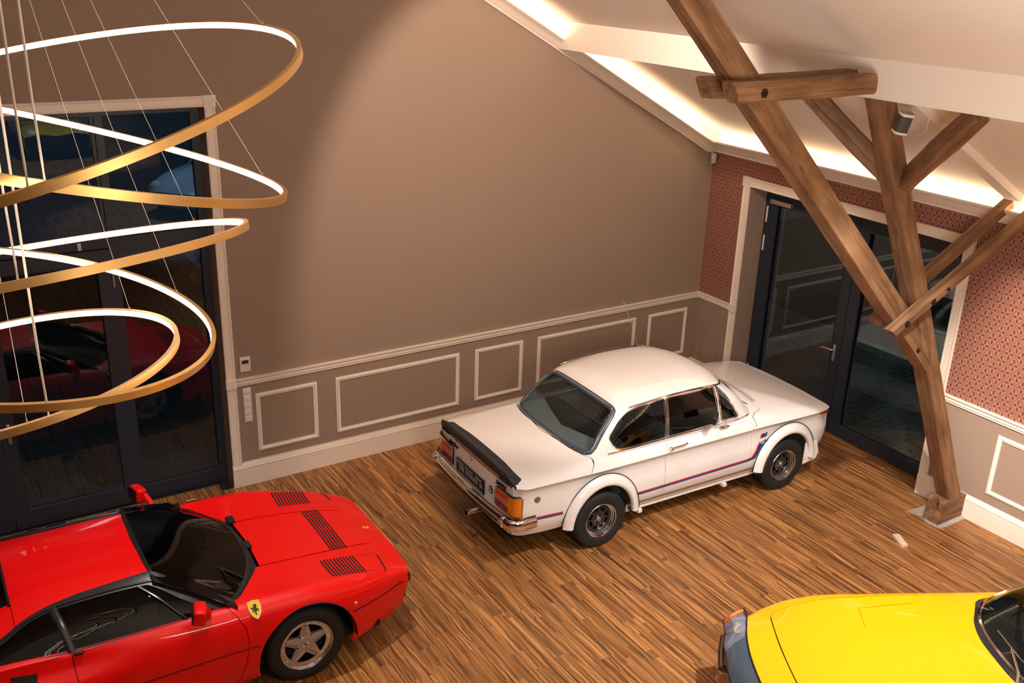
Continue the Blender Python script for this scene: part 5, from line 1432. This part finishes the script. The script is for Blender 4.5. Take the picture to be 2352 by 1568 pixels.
for s in (1, -1):
    sd = 'left' if s > 0 else 'right'
    dd = patch('door', RB, dr, (), .05, .13, RP, rc, sd, skirt=.02, gap=.005)
    t = MB(); ribbon(t, RB, [(.42, 2), (.83, 2)], .008, s, .002, False, .05); ribbon(t, RB, [(.842, 2), (1.985, 2)], .008, s, .0025, False, .05); ribbon(t, RB, [(2.0, 2), (2.075, 2)], .008, s, .0025, False, .05); ribbon(t, RB, [(2.83, 2), (3.37, 2)], .010, s, .0025, False, .05)
    t.build('body_groove', M['blackm'], rc)
    hl = RB.inv([(2.235, .372), (2.7, .40), (3.232, .423)], 'xy', bmin=6.2)
    t = MB(); ribbon(t, RB, RB.inv([(2.735, .735), (3.04, .715), (3.19, .70)], 'xy', bmin=5), .003, s, .002, False, .04); ribbon(t, RB, RB.inv([(3.04, .485), (3.20, .475)], 'xy', bmin=5), .003, s, .002, False, .04); t.build('lamp_cover_line', M['blackm'], rc)
    for k in range(11):
        u = 2.745+k*.0275; t = MB(); f = k/10
        ab = RB.inv([(u-.014, .475+.0*f), (u+.0, .735-.01*f)], 'xy', bmin=4.5)
        ribbon(t, RB, ab, .0145, s, .0022, False, .05); t.build('louvre_slot', M['blackm'], rc)
    t = MB(); ribbon(t, RB, RB.inv([(3.215, .500), (3.197, .715)], 'xy', bmin=4.5), .014, s, .0022, False, .04); t.build('lamp_slot', M['blackm'], rc)
    # shield badge on the wing
    q = rz([(2.068, .79)], 5.4)[0]; P, Nn = RB.pn([q[0]], [q[1]]); P = Vector(P[0]); n_ = Vector(Nn[0]); ex = Vector((1, 0, 0)); ex = (ex-n_*ex.dot(n_)).normalized(); ez = n_.cross(ex); ez = ez if ez.z > 0 else -ez
    sh = [(-.042, .060), (0, .068), (.042, .060), (.045, .01), (.036, -.030), (.018, -.058), (0, -.072), (-.018, -.058), (-.036, -.030), (-.045, .01)]
    horse = [(-.006, -.045), (.004, -.045), (.002, -.028), (.010, -.012), (.022, -.018), (.026, -.008), (.016, .002), (.012, .014), (.018, .030), (.010, .042), (.004, .036), (-.010, .038), (-.006, .028), (-.012, .014), (-.028, .020), (-.030, .010), (-.016, .000), (-.024, -.022), (-.014, -.020), (-.008, -.010)]
    def put(pl, off, mt, nm, par):
        m = MB(); vs = [P+ex*a+ez*b+n_*off for a, b in pl]+[P+ex*a+ez*b+n_*(off-.004) for a, b in pl]; n = len(pl)
        for v in vs: v.y *= s
        m.add(vs, [tuple(range(n)), tuple(range(2*n-1, n-1, -1))]+[(i, (i+1) % n, (i+1) % n+n, i+n) for i in range(n)]); return m.build(nm, mt, par)
    sb_ = put([(a*1.06, b*1.06) for a, b in sh], .006, M['chrome'], 'shield_badge', rc); put(sh, .0075, M['badge_yellow'], 'shield_field', sb_); put(horse, .009, M['black'], 'prancing_horse', sb_)
    # marker lamp
    q = rz([(2.862, .567)], 4.5)[0]; P2, N2 = RB.pn([q[0]], [q[1]]); t = MB(); t.lathe([(0, -.012), (.012, -.009), (.016, 0)], 16, Matrix.Translation((P2[0][0], P2[0][1]*s, P2[0][2])) @ (Matrix.Rotation(pi, 4, 'Z') if s > 0 else Matrix())); t.build('side_marker', M['amber'], rc, smooth=40)
    # black door catch
    t = MB(); t.rbox((.835, s*.857-.012, .852), (.90, s*.857+.012, .868), .006); t.build('door_handle', M['black'], dd, smooth=40)
    # mirror: stalk and angular head
    t = MB(); b0 = Vector((1.735, s*.835, .835))
    t.tube([b0, b0+Vector((-.005, s*.035, .05)), b0+Vector((-.04, s*.075, .115))], .030, 12)
    mm = t.build('door_mirror', RP, rc, smooth=60)
    t = MB(); R = Matrix.Translation((1.655, s*.955, .955)) @ Matrix.Rotation(s*radians(14), 4, 'Z') @ Matrix.Rotation(radians(8), 4, 'Y')
    t.rbox((-.045, -.078, -.060), (.045, .078, .060), .022, R); hdm = t.build('mirror_head', RP, mm, smooth=50)
    t = MB(); t.rbox((-.052, -.066, -.050), (-.044, .066, .050), .003, R); t.build('mirror_glass', M['black'], mm, smooth=40)
for k in range(6):
    u = 2.885+k*.0265
    for s in (1, -1):
        t = MB(); ab = RB.inv([(u, .004), (u-.004, .345)], 'xy', bmin=6.2); ribbon(t, RB, ab, .0145, s, .0026, False, .05); t.build('louvre_slot', M['blackm'], rc)
q = RB.inv([(3.323, .03)], 'xy', bmin=6.2)[0]; P, Nn = RB.pn([q[0]], [q[1]]); P = Vector(P[0]); n_ = Vector(Nn[0]); P.y *= -1; n_.y *= -1
ex = Vector((0, 1, 0)); ez = n_.cross(ex).normalized()
t = MB(); t.add([P+ex*a+ez*b+n_*.003 for a, b in ((-.018, -.028), (.018, -.028), (.018, .028), (-.018, .028))], [(0, 1, 2, 3)]); nb = t.build('nose_badge', M['badge_yellow'], rc)
t = MB(); t.add([P+ex*a+ez*b+n_*.004 for a, b in ((-.006, -.012), (.004, -.010), (.008, .0), (.004, .012), (-.006, .010), (-.002, .0))], [tuple(range(6))]); t.build('badge_horse', M['black'], nb)
for s in (1, -1):
    q = rz(dens([(.44, .70), (.585, .70), (.60, .80), (.44, .83)], .05), 5)
    patch('side_intake', RB, q, (), .05, .13, M['blackm'], rc, 'left' if s > 0 else 'right', skirt=0, off=.004)
# ---- cabin
def red_cabin():
    T = [(-.70, [(.82, .90), (.78, .905), (.74, .91), (.68, .915), (.46, .91), (0, .90)]),
         (0.0, [(.835, .905), (.79, .925), (.745, .94), (.66, .955), (.44, .955), (0, .95)]),
         (.25, [(.835, .893), (.775, .928), (.70, .958), (.61, .980), (.40, 1.00), (0, 1.01)]),
         (.45, [(.833, .888), (.745, .955), (.64, .995), (.555, 1.020), (.38, 1.055), (0, 1.075)]),
         (.60, [(.832, .876), (.70, .985), (.575, 1.030), (.505, 1.050), (.37, 1.082), (0, 1.100)]),
         (.80, [(.830, .862), (.695, .992), (.535, 1.052), (.478, 1.070), (.36, 1.098), (0, 1.112)]),
         (1.10, [(.830, .852), (.695, .985), (.532, 1.060), (.468, 1.080), (.35, 1.104), (0, 1.118)]),
         (1.43, [(.828, .842), (.695, .970), (.540, 1.048), (.455, 1.084), (.34, 1.100), (0, 1.108)]),
         (1.60, [(.822, .836), (.715, .935), (.590, .995), (.52, 1.02), (.34, 1.05), (0, 1.06)]),
         (1.80, [(.812, .828), (.745, .876), (.672, .912), (.62, .93), (.34, .95), (0, .96)]),
         (1.95, [(.79, .822), (.765, .832), (.742, .842), (.70, .85), (.34, .86), (0, .86)])]
    return Loft([(u, [(u, v, z) for v, z in r]) for u, r in T], creases=(2,), ctr=(.9, 0, .9))
RC = red_cabin()
patch('roof', RC, rnd(np.array([(.53, 2.25), (.72, 2.55), (.95, 2.92), (1.425, 3.0), (1.405, 5), (.53, 5)]), [0, 0, .02, .03, 0, 0], 3), (), .045, .18, RP, rc, 'both', skirt=.012)
for sd in ('left', 'right'):
    patch('buttress', RC, np.array([(-.70, 1.2), (-.1, 1.3), (.20, 1.75), (.33, 2.0), (.525, 2.25), (.525, 4.0), (-.70, 4.0)]), (), .05, .16, RP, rc, sd, skirt=.03)
bx = MB()
bx.box((.515, -.40, .88), (.53, .40, 1.085)); bx.build('rear_window', M['black'], rc)
for s in (1, -1):
    MB().box((-.70, s*.385-.008, .86), (.525, s*.385+.008, .94)).build('recess_wall', RP, rc)
    sd = 'left' if s > 0 else 'right'
    fwin = rnd(np.array([(.855, .06), (1.845, .06), (1.40, 1.88), (.80, 1.88)]), .02, 3); qwin = rnd(np.array([(.30, .10), (.805, .06), (.745, 1.88), (.62, 1.86), (.40, 1.62)]), .02, 3)
    tri = None
    patch('window_frame', RC, np.array([(.22, 0.0), (1.95, 0), (1.95, 1.95), (1.8, 2.15), (1.43, 3.0), (.95, 2.92), (.72, 2.55), (.525, 2.25), (.36, 2.0), (.20, 1.2)]), [fwin, qwin], .045, .16, M['satin'], rc, sd, skirt=.010, off=.001)
    patch('side_glass', RC, fwin, (), .06, .16, M['darkglass'], rc, sd, skirt=0, off=-.006); patch('quarter_glass', RC, qwin, (), .06, .16, M['darkglass'], rc, sd, skirt=0, off=-.006)
    t = MB(); ribbon(t, RC, [(1.60, .05), (1.33, 1.9)], .016, s, .004, False, .04, .006); t.build('window_divider', M['satin'], rc, smooth=50)
    t = MB(); ribbon(t, RC, [(.83, .02), (.772, 1.95)], .050, s, .005, False, .04, .008); t.build('door_pillar', M['satin'], rc, smooth=50)
    t = MB(); ribbon(t, RC, [(.42, 1.95), (.62, 2.02), (.8, 2.05), (1.40, 2.05), (1.5, 1.98)], .020, s, .005, False, .04, .006); t.build('window_seal', M['satin'], rc, smooth=50)
wb_ = [(2.255, 0, .818), (2.245, .20, .820), (2.19, .40, .820), (2.10, .57, .815), (1.99, .71, .812), (1.945, .757, .828)]
wt_ = [(1.412, 0, 1.106), (1.414, .20, 1.102), (1.418, .34, 1.097), (1.425, .43, 1.090), (1.432, .475, 1.078), (1.44, .51, 1.064)]
st = []
for i, (b, t) in enumerate(zip(wb_, wt_)):
    b = np.array(b); t = np.array(t); m = (b+t)/2+np.array([.5, .1 if i else 0, .85])*.035*(1 if i < 5 else .2); st.append((float(i), [tuple(b), tuple(m), tuple(t)]))
RW = Loft(st, center=False, sym=True, interp='cr', ctr=(1.5, 0, .7))
gl = np.array([(0, .10), (3.9, .10), (4.55, .18), (4.72, .35), (4.62, 1.75), (4.3, 1.90), (0, 1.92)])
ol = [(0, 0), (5, 0), (5, 2), (0, 2), (0, 1.92)]+[tuple(p) for p in gl[::-1][1:-1]]+[(0, .10)]
patch('windscreen_frame', RW, np.array(ol), (), .05, .30, M['black'], rc, 'both', skirt=.01, sa=.18)
ws = patch('windscreen', RW, gl, (), .06, .30, M['darkglass'], rc, 'both', skirt=0, off=-.004, sa=.18)
t = MB(); t.tube([(2.10, -.52, .835), (2.06, -.50, .87), (1.93, -.42, .935)], .007, 6); t.tube([(1.98, -.55, .905), (1.90, -.25, .945)], .006, 6); t.build('wiper', M['black'], rc)
for y in (.38, -.06):
    t = MB(); t.rbox((2.235, y-.05, .808), (2.30, y+.05, .832), .01); t.build('scuttle_vent', M['blackm'], rc, smooth=40)
# ---- interior
MB().box((-.6, -.80, .22), (3.1, .80, .27)).build('floor_pan', M['under'], rc)
MB().rbox((1.75, -.66, .66), (2.15, .66, .80), .05).build('dashboard', M['seatdark'], rc, smooth=40)
for y in (-.02, .10, .22):
    t = MB(); t.lathe([(.035, -.004), (.040, -.01), (.044, 0)], 24, Matrix.Translation((1.95, y, .80)) @ Matrix.Rotation(-pi/2, 4, 'X')); t.build('dash_gauge', M['grey_metal'], rc, smooth=40)
for s in (1, -1): seat(rc, 1.0, s*.38, .48, .24, .52, M['seatdark'], True)
steering(rc, 1.62, .38, .80, .18, 25)
MB().box((.45, -.75, .25), (.50, .75, .86)).build('bulkhead', M['black'], rc)
for c, nm in ((RRA, 0), (RFA, 1)): wheel_well(rc, c[0], c[1], .40, .52, .93, M['blackm'])
for x, w_, r_ in ((0, .27, .33), (2.45, .235, .318)):
    for s in (-1, 1): wheel(rc, 'wheel', x, s*(.885-w_/2), r_, w_, .213, 'gto', s)
# ================================================================== YELLOW LONG-NOSED COUPE
yc_ = empty('car', (-1.636, -7.099, 0), radians(152), 'yellow long-nosed vintage coupe with dark glazed nose band, nearest the camera at lower right', 'car')
YP = M['yellow_car']
def yel_body():
    T = [
     (-1.05, 0, [(.60, .40), (.64, .48), (.66, .60), (.65, .70), (.62, .76), (.56, .79), (.46, .80), (.25, .805), (0, .81)]),
     (-.75, 0, [(.74, .30), (.80, .42), (.84, .58), (.83, .70), (.79, .79), (.72, .83), (.60, .85), (.32, .86), (0, .865)]),
     (0.0, 0, [(.80, .24), (.87, .38), (.91, .58), (.90, .72), (.86, .82), (.79, .865), (.68, .885), (.38, .90), (0, .905)]),
     (.9, 0, [(.78, .22), (.86, .36), (.905, .56), (.895, .70), (.86, .79), (.80, .845), (.70, .865), (.40, .875), (0, .88)]),
     (1.5, 0, [(.79, .22), (.875, .36), (.925, .56), (.920, .69), (.89, .775), (.83, .825), (.71, .850), (.40, .868), (0, .876)]),
     (2.0, 0, [(.80, .24), (.89, .38), (.945, .56), (.942, .69), (.912, .765), (.85, .812), (.72, .828), (.40, .835), (0, .842)]),
     (2.4, 0, [(.80, .26), (.90, .38), (.955, .56), (.955, .69), (.930, .757), (.85, .797), (.72, .806), (.40, .806), (0, .812)]),
     (2.75, 0, [(.76, .30), (.87, .40), (.945, .55), (.945, .665), (.920, .722), (.82, .752), (.71, .765), (.40, .774), (0, .778)]),
     (3.0, .02, [(.71, .33), (.83, .42), (.900, .54), (.912, .61), (.905, .662), (.80, .690), (.68, .712), (.38, .730), (0, .738)]),
     (3.2, .0, [(.66, .36), (.76, .43), (.835, .525), (.850, .575), (.852, .620), (.775, .680), (.64, .700), (.34, .716), (0, .722)]),
    ]
    st = []
    for u, k, r in T:
        f = max(0, (u-2.4)/.8)
        st.append((u, [(u-.185*f*f*(v/.86)**2.2, v, z) for v, z in r]))
    return Loft(st)
YB = yel_body()
YRA, YFA = (0, .33), (2.40, .33)
def y_arch(c): return YB.inv([(x, z) for x, z in arch(c[0], c[1], .385, -20, 200, 30) if z > .28], 'xz', bmin=0, bmax=4.4)
ra, fa = y_arch(YRA), y_arch(YFA)
sid = np.array([(-1.05, 0), (ra[0][0], 0)]+list(ra)+[(ra[-1][0], 0), (fa[0][0], 0)]+list(fa)+[(fa[-1][0], 0), (3.2, 0), (3.2, 8), (2.965, 8), (2.96, 5.6), (2.94, 5.3), (2.90, 5.15), (1.0, 5.45), (1.0, 5.05), (-1.05, 5.05)])
for sd in ('left', 'right'): pass
patch('body_shell', YB, sid, (), .05, .13, YP, yc_, 'both', skirt=.014)
patch('hood', YB, np.array([(1.50, 8), (1.485, 7.3), (1.43, 6.7), (1.33, 6.15), (1.17, 5.75), (1.02, 5.5), (2.895, 5.2), (2.935, 5.35), (2.952, 5.65), (2.957, 8)]), (), .05, .13, YP, yc_, 'both', gap=.0015)
patch('tail_deck', YB, np.array([(-1.05, 5.08), (.1, 5.08), (.1, 8), (-1.05, 8)]), (), .08, .13, YP, yc_, 'both', skirt=.01)
patch('tail_panel', Func(lambda a, b: np.stack([-1.055+0*a, a, b], 1), (-1, 0, 0)), np.array([(0, .42), (.60, .42), (.655, .60), (.62, .75), (0, .80)]), (), .08, 1, YP, yc_, 'both')
# raised intake edges on the bonnet
for s in (1, -1):
    t = MB(); ribbon(t, YB, YB.inv([(2.285, .42), (2.25, .60), (2.235, .68)], 'xy', bmin=5), lambda f: .004+.014*f, s, .003, False, .03, .004); ribbon(t, YB, YB.inv([(2.235, .68), (2.0, .685), (1.80, .687)], 'xy', bmin=5), lambda f: .018*(1-f)+.001, s, .003, False, .03, .004)
    t.build('bonnet_crease', YP, yc_, smooth=60)
# glazed nose band
nb_bot = [(3.345, 0, .575), (3.335, .25, .575), (3.30, .45, .572), (3.275, .60, .570), (3.225, .74, .556), (3.17, .832, .540)]
nb_top = [tuple(YB.ev([3.2], [b])[0]) for b in (8, 7.25, 6.7, 6.15, 5.35, 4.05)]
st = []
for i, (b, t_) in enumerate(zip(nb_bot, nb_top)):
    b = np.array(b); t_ = np.array(t_); st.append((float(i), [tuple(b), tuple((b+t_)/2+np.array([.012, 0, .010])), tuple(t_)]))
YN = Loft(st, center=False, sym=True, interp='cr', ctr=(3.0, 0, .5))
patch('nose_panel', YN, np.array([(0, 0), (2.35, 0), (2.55, 2), (0, 2)]), (), .04, .09, mat('slate_blue_panel', (.055, .095, .135), .35, coat=.6), yc_, 'both', sa=.17, skirt=.01)
nbk = patch('lamp_housing', YN, np.array([(2.35, 0), (4.42, 0), (4.42, 2), (2.55, 2)]), (), .04, .09, mat('lamp_housing', (.24, .27, .36), .5, coat=.2), yc_, 'both', sa=.17, skirt=.01, off=-.006)
PLX = glass_mat('plexiglass', (.92, .93, .97), .03)
for sd in ('left', 'right'): patch('lamp_glazing', YN, np.array([(2.36, .02), (4.44, .02), (4.44, 1.98), (2.55, 1.98)]), (), .05, .09, PLX, yc_, sd, sa=.17, skirt=0, off=.006)
for sd in ('left', 'right'): patch('turn_signal', YN, np.array([(4.44, 0), (5, 0), (5, 2), (4.44, 2)]), (), .03, .09, M['amber'], yc_, sd, sa=.17, skirt=.02, off=.002)
t = MB()
for s in (1, -1): ribbon(t, YN, [(0, 0), (5, 0)], .012, s, .004, False, .04, .003); ribbon(t, YN, [(0, 2), (5, 2)], .012, s, .004, False, .04, .003)
t.build('nose_seal', M['black'], yc_, smooth=50)
for s in (1, -1):
    for a_, b_ in ((3.35, 1.55), (4.05, .70)):
        P, Nn = YN.pn([a_], [b_]); n_ = Vector(Nn[0]); n_.y *= s; p_ = Vector(P[0]); p_.y *= s
        R = n_.to_track_quat('-Y', 'Z').to_matrix().to_4x4()
        t = MB(); t.lathe([(0, -.009), (.035, -.008), (.058, -.005), (.062, .01)], 32, Matrix.Translation(p_-n_*.004) @ R); t.build('headlamp', mat('lamp_glass', (.62, .62, .66), .25, .5, coat=1), nbk, smooth=50)
P, Nn = YN.pn([0.0], [1.2]); p_ = Vector(P[0]); n_ = Vector(Nn[0]); ex = Vector((0, 1, 0)); ez = n_.cross(ex).normalized()
t = MB(); t.add([p_+ex*a+ez*b+n_*.004 for a, b in ((-.020, -.030), (.020, -.030), (.020, .030), (-.020, .030))], [(0, 1, 2, 3)]); fr0 = t.build('nose_badge', M['chrome'], yc_)
t = MB(); t.add([p_+ex*a+ez*b+n_*.006 for a, b in ((-.017, -.027), (.017, -.027), (.017, .027), (-.017, .027))], [(0, 1, 2, 3)]); t.build('badge_field', M['badge_yellow'], fr0)
t = MB(); t.add([p_+ex*a+ez*b+n_*.007 for a, b in ((-.008, -.014), (-.002, -.012), (.004, -.006), (.010, .0), (.004, .004), (.006, .014), (-.002, .010), (-.008, .016), (-.006, .002), (-.010, -.004))], [tuple(range(10))]); t.build('badge_horse', M['black'], fr0)
# yellow chin below the band, then quarter bumpers
patch('chin', Func(lambda a, b: np.stack([3.335-.185*(a/.86)**2.2-.10*(1-b)**2, a, .36+.21*b], 1), (1, 0, 0)), np.array([(0, 0), (.80, 0), (.872, 1), (0, 1)]), (), .06, .2, YP, yc_, 'both')
for s in (1, -1):
    t = MB(); pth = []
    for k in range(22):
        f = k/21; y = .44+f*.46; x = 3.355-.185*(y/.86)**2.2-(.10*max(0, f-.8)/.2)**1.0*.9; pth.append(((x, s*min(y, .885), .475), (1, s*.25*f, 0), (0, 0, 1)))
    t.sweep([(-.03, -.03), (.008, -.035), (.026, -.012), (.028, .012), (.010, .036), (-.03, .032)], pth); bp = t.build('quarter_bumper', M['chrome'], yc_, smooth=50)
    t = MB(); pth2 = [((p[0]+.026, p[1]*1.004, p[2]-.0), o, u_) for p, o, u_ in pth]
    t.sweep([(0, -.014), (.012, -.010), (.012, .010), (0, .014)], pth2); t.build('bumper_rubber', M['black'], bp, smooth=50)
# ---- greenhouse
bt = [(1.535, 0, .878), (1.520, .22, .878), (1.46, .42, .872), (1.36, .575, .866), (1.23, .68, .858), (1.10, .745, .855), (.9, .80, .86), (.2, .80, .885), (-.25, .72, .895), (-.45, .45, .895), (-.5, 0, .895)]
tp = [(.86, 0, 1.235), (.855, .20, 1.232), (.84, .36, 1.22), (.80, .46, 1.205), (.74, .525, 1.19), (.66, .55, 1.18), (.40, .57, 1.19), (-.02, .55, 1.17), (-.2, .48, 1.14), (-.28, .30, 1.13), (-.30, 0, 1.13)]
st = []
for i, (b, t_) in enumerate(zip(bt, tp)):
    b = np.array(b); t_ = np.array(t_); m = (b+t_)/2+np.array([.5*(i < 5), .4*(3 < i < 9), .5])*.03; c = np.array([np.clip(t_[0], .05, .55), 0, 0])
    r = [(c[0]+(t_[0]-c[0])*q, t_[1]*q, t_[2]+(1.25-t_[2])*g) for q, g in ((.9, .35), (.5, .85))]+[(c[0], 0, 1.25)]
    st.append((float(i), [tuple(b), tuple(m), tuple(t_)]+r))
YH = Loft(st, sym=True, interp='cr', creases=(2,), ctr=(.4, 0, 1.0))
yws = np.array([(0, .10), (3.6, .10), (4.35, .16), (4.62, .35), (4.55, 1.70), (4.2, 1.90), (0, 1.92)])
ysw = rnd(np.array([(5.15, .12), (7.0, .10), (7.0, 1.85), (5.1, 1.85)]), .05, 3)
yrw = rnd(np.array([(8.6, .3), (10, .3), (10, 1.8), (8.6, 1.8)]), [.1, 0, 0, .1], 3)
ol = [(0, 0), (10, 0), (10, .3)]+[(10, 1.8), (10, 2), (0, 2), (0, 1.92)]+[tuple(p) for p in yws[::-1][1:-1]]+[(0, .10)]
patch('window_frames', YH, np.array(ol), [ysw], .05, .25, YP, yc_, 'both', sa=.17)
patch('roof', YH, np.array([(0, 2), (10, 2), (10, 5), (0, 5)]), (), .06, .25, YP, yc_, 'both', skirt=0, sa=.17)
patch('windscreen', YH, yws, (), .06, .25, M['carglass'], yc_, 'both', skirt=0, off=-.006, sa=.17)
for sd in ('left', 'right'): patch('side_window', YH, ysw, (), .06, .25, M['darkglass'], yc_, sd, skirt=0, off=-.006, sa=.17)
t = MB()
for s in (1, -1):
    ribbon(t, YH, [(0, .10)]+[tuple(p) for p in yws[1:-1]]+[(0, 1.92)], .026, s, .004, False, .03, .012)
t.build('windscreen_trim', M['chrome'], yc_, smooth=50)
t = MB()
for s in (1, -1): ribbon(t, YH, [(0, .015), (3.6, .015), (4.5, .03), (5.0, .06)], .045, s, .004, False, .03)
t.build('windscreen_gasket', M['satin'], yc_, smooth=50)
def arm(pts, r=.006): 
    t = MB(); t.tube(pts, r, 8); return t
w1 = arm([(1.36, -.58, .885), (1.32, -.45, .925), (1.28, -.22, .965)], .008); w1.tube([(1.32, -.50, .93), (1.28, -.22, .97), (1.25, .02, .99)], .0055, 6); w1.build('wiper', M['lip'], yc_)
w2 = arm([(1.56, .30, .885), (1.50, .20, .925), (1.44, .0, .955)], .008); w2.tube([(1.43, -.20, .955), (1.44, .10, .955), (1.42, .32, .965)], .0055, 6); w2.build('wiper', M['lip'], yc_)
MB().rbox((.95, -.74, .70), (1.50, .74, .855), .05).build('dashboard', M['seatdark'], yc_, smooth=40)
MB().box((-.8, -.8, .25), (2.8, .8, .3)).build('floor_pan', M['under'], yc_)
for s in (1, -1): seat(yc_, .25, s*.36, .46, .28, .52, M['tan'], False)
steering(yc_, .86, .36, .86, .19, 25, M['grey_metal'])
for c in (YRA, YFA): wheel_well(yc_, c[0], c[1], .385, .52, .90, M['blackm'])
for x in (0, 2.4):
    for s in (-1, 1): wheel(yc_, 'wheel', x, s*.76, .33, .21, .19, 'plain', s)

# ================================================================== CARS FARTHER BACK IN THE HALL (seen mirrored in the left glass)
LG = mat('pale_lamp_glass', (.75, .78, .82), .15, .2, 1.0)
def back_car(loc, rz, paint, label, lamps=True, open_top=False, boxy=0.0, L=4.3, lamp_r=.095):
    r = empty('car', loc, rz, label, 'car'); f = L/4.3
    T = [(-.95, [(.62, .30), (.72, .50), (.70, .68), (.60, .78), (0, .82)]), (-.5, [(.78, .24), (.88, .48), (.84, .74), (.70, .88), (0, .93)]),
         (0, [(.80, .20), (.90, .45), (.87, .72), (.76, .86), (0, .93)]), (.9, [(.78, .18), (.87, .42), (.84, .70), (.76, .82), (0, .88)]),
         (1.7, [(.78, .18), (.87, .42), (.84, .68), (.74, .79), (0, .82)]), (2.3, [(.80, .20), (.90, .42), (.87, .66), (.70, .78+.04*boxy), (0, .74)]),
         (2.8, [(.74, .22), (.84, .42), (.80, .58+.08*boxy), (.62, .68+.06*boxy), (0, .62+.08*boxy)]), (3.15, [(.55+.2*boxy, .24), (.64+.16*boxy, .42), (.62+.16*boxy, .50+.1*boxy), (.48+.25*boxy, .54+.1*boxy), (0, .54+.1*boxy)])]
    Bk = Loft([(u*f, [(u*f-.12*(v/.8)**2*max(0, (u-2.8)/.35), v, z) for v, z in q]) for u, q in T])
    patch('body_shell', Bk, np.array([(-.95*f, 0), (3.15*f, 0), (3.15*f, 4), (-.95*f, 4)]), (), .10, .16, paint, r, 'both')
    patch('nose', Func(lambda a, b: np.stack([3.14*f-.12*(a/.8)**2, a, b], 1), (1, 0, 0)), np.array([(0, .24), (.55+.2*boxy, .24), (.62+.16*boxy, .44), (.5+.24*boxy, .53+.1*boxy), (0, .54+.1*boxy)]), (), .1, 1, M['black'] if boxy else paint, r, 'both')
    hw = np.array([1.0, 1.0])
    bt = [(1.75, 0, .83), (1.70, .45, .82), (1.45, .70, .81), (.9, .76, .84), (.2, .76, .87), (-.4, .60, .90), (-.6, 0, .92)]; tp = [(.95, 0, 1.25), (.90, .38, 1.23), (.78, .52, 1.20), (.5, .55, 1.21), (.1, .53, 1.20), (-.05, .42, 1.16), (-.12, 0, 1.16)]
    if open_top: tp = [(x, y*1.05, z-.10) for x, y, z in tp]
    st = []
    for i, (b, t_) in enumerate(zip(bt, tp)):
        b = np.array(b); t_ = np.array(t_); st.append((float(i), [tuple(b), tuple((b+t_)/2+np.array([0, 0, .02])), tuple(t_), (.35+(t_[0]-.35)*.6, t_[1]*.6, t_[2]+.04), (.35, 0, 1.28-(.10 if open_top else 0))]))
    Gk = Loft(st, sym=True, interp='cr', creases=(2,), ctr=(.4, 0, 1.0))
    if not open_top: patch('roof', Gk, np.array([(0, 2), (6, 2), (6, 4), (0, 4)]), (), .12, .25, paint, r, 'both', skirt=0, sa=.3)
    patch('windows', Gk, np.array([(0, 0), (6 if not open_top else 2.6, 0), (6 if not open_top else 2.6, 2), (0, 2)]), (), .12, .25, M['darkglass'], r, 'both', skirt=0, sa=.3)
    if not open_top:
        for s in (1, -1):
            t = MB(); ribbon(t, Gk, [(2.0, 0), (2.0, 2)], .05, s, .01, False, .1, .01); ribbon(t, Gk, [(4.0, 0), (4.2, 2)], .09, s, .01, False, .1, .01); t.build('pillar', paint, r, smooth=50)
    if lamps:
        for s in (1, -1):
            q = Bk.inv([(2.93*f, .60)], 'xy', bmin=1.5)[0]; P, Nn = Bk.pn([q[0]], [q[1]]); p_ = Vector((P[0][0], P[0][1]*s, P[0][2])); n_ = Vector((.75, s*.1, .55)).normalized()
            R = n_.to_track_quat('-Y', 'Z').to_matrix().to_4x4(); t = MB(); t.lathe([(0, -.035), (lamp_r*.6, -.028), (lamp_r, -.008), (lamp_r*1.12, .02)], 24, Matrix.Translation(p_) @ R); t.build('headlamp', LG, r, smooth=50)
    for x in (0, 2.35*f):
        for s in (-1, 1): wheel(r, 'wheel', x, s*.78, .32, .21, .20, 'plain', s)
    for x in (0, 2.35*f):
        for s in (-1, 1): MB().box((x-.36, s*.90-.02, .10), (x+.36, s*.90-.005, .60)).build('wheel_arch', M['blackm'], r) if False else None
    MB().box((-.8, -.7, .2), (2.9*f, .7, .25)).build('floor_pan', M['under'], r)
    for s in (1, -1): seat(r, .3, s*.36, .46, .3, .5)
    return r
sb = mat('silver_blue_paint', (.36, .52, .72), .3, .3, 1.0); db = mat('dark_blue_paint', (.02, .05, .13), .25, .2, 1.0); yy_ = mat('deep_yellow_paint', (.75, .52, .02), .3, 0, 1.0); bk = mat('black_paint', (.012, .012, .014), .2, 0, 1.0)
def at_front(x, y, ang, off=3.1): return (x-off*cos(radians(ang)), y-off*sin(radians(ang)), 0)
back_car(at_front(-3.98, -11.0, 138), radians(138), sb, 'silver-blue coupe with two round headlamps mirrored in the upper left glass', True, lamp_r=.11)
back_car(at_front(-5.05, -18.3, 92), radians(92), yy_, 'yellow wide-mouthed sports car at the far end of the hall', True, False, 1.0)
back_car(at_front(-2.2, -15.9, 105), radians(105), db, 'dark blue open car with round headlamps behind the silver-blue coupe', True, True)
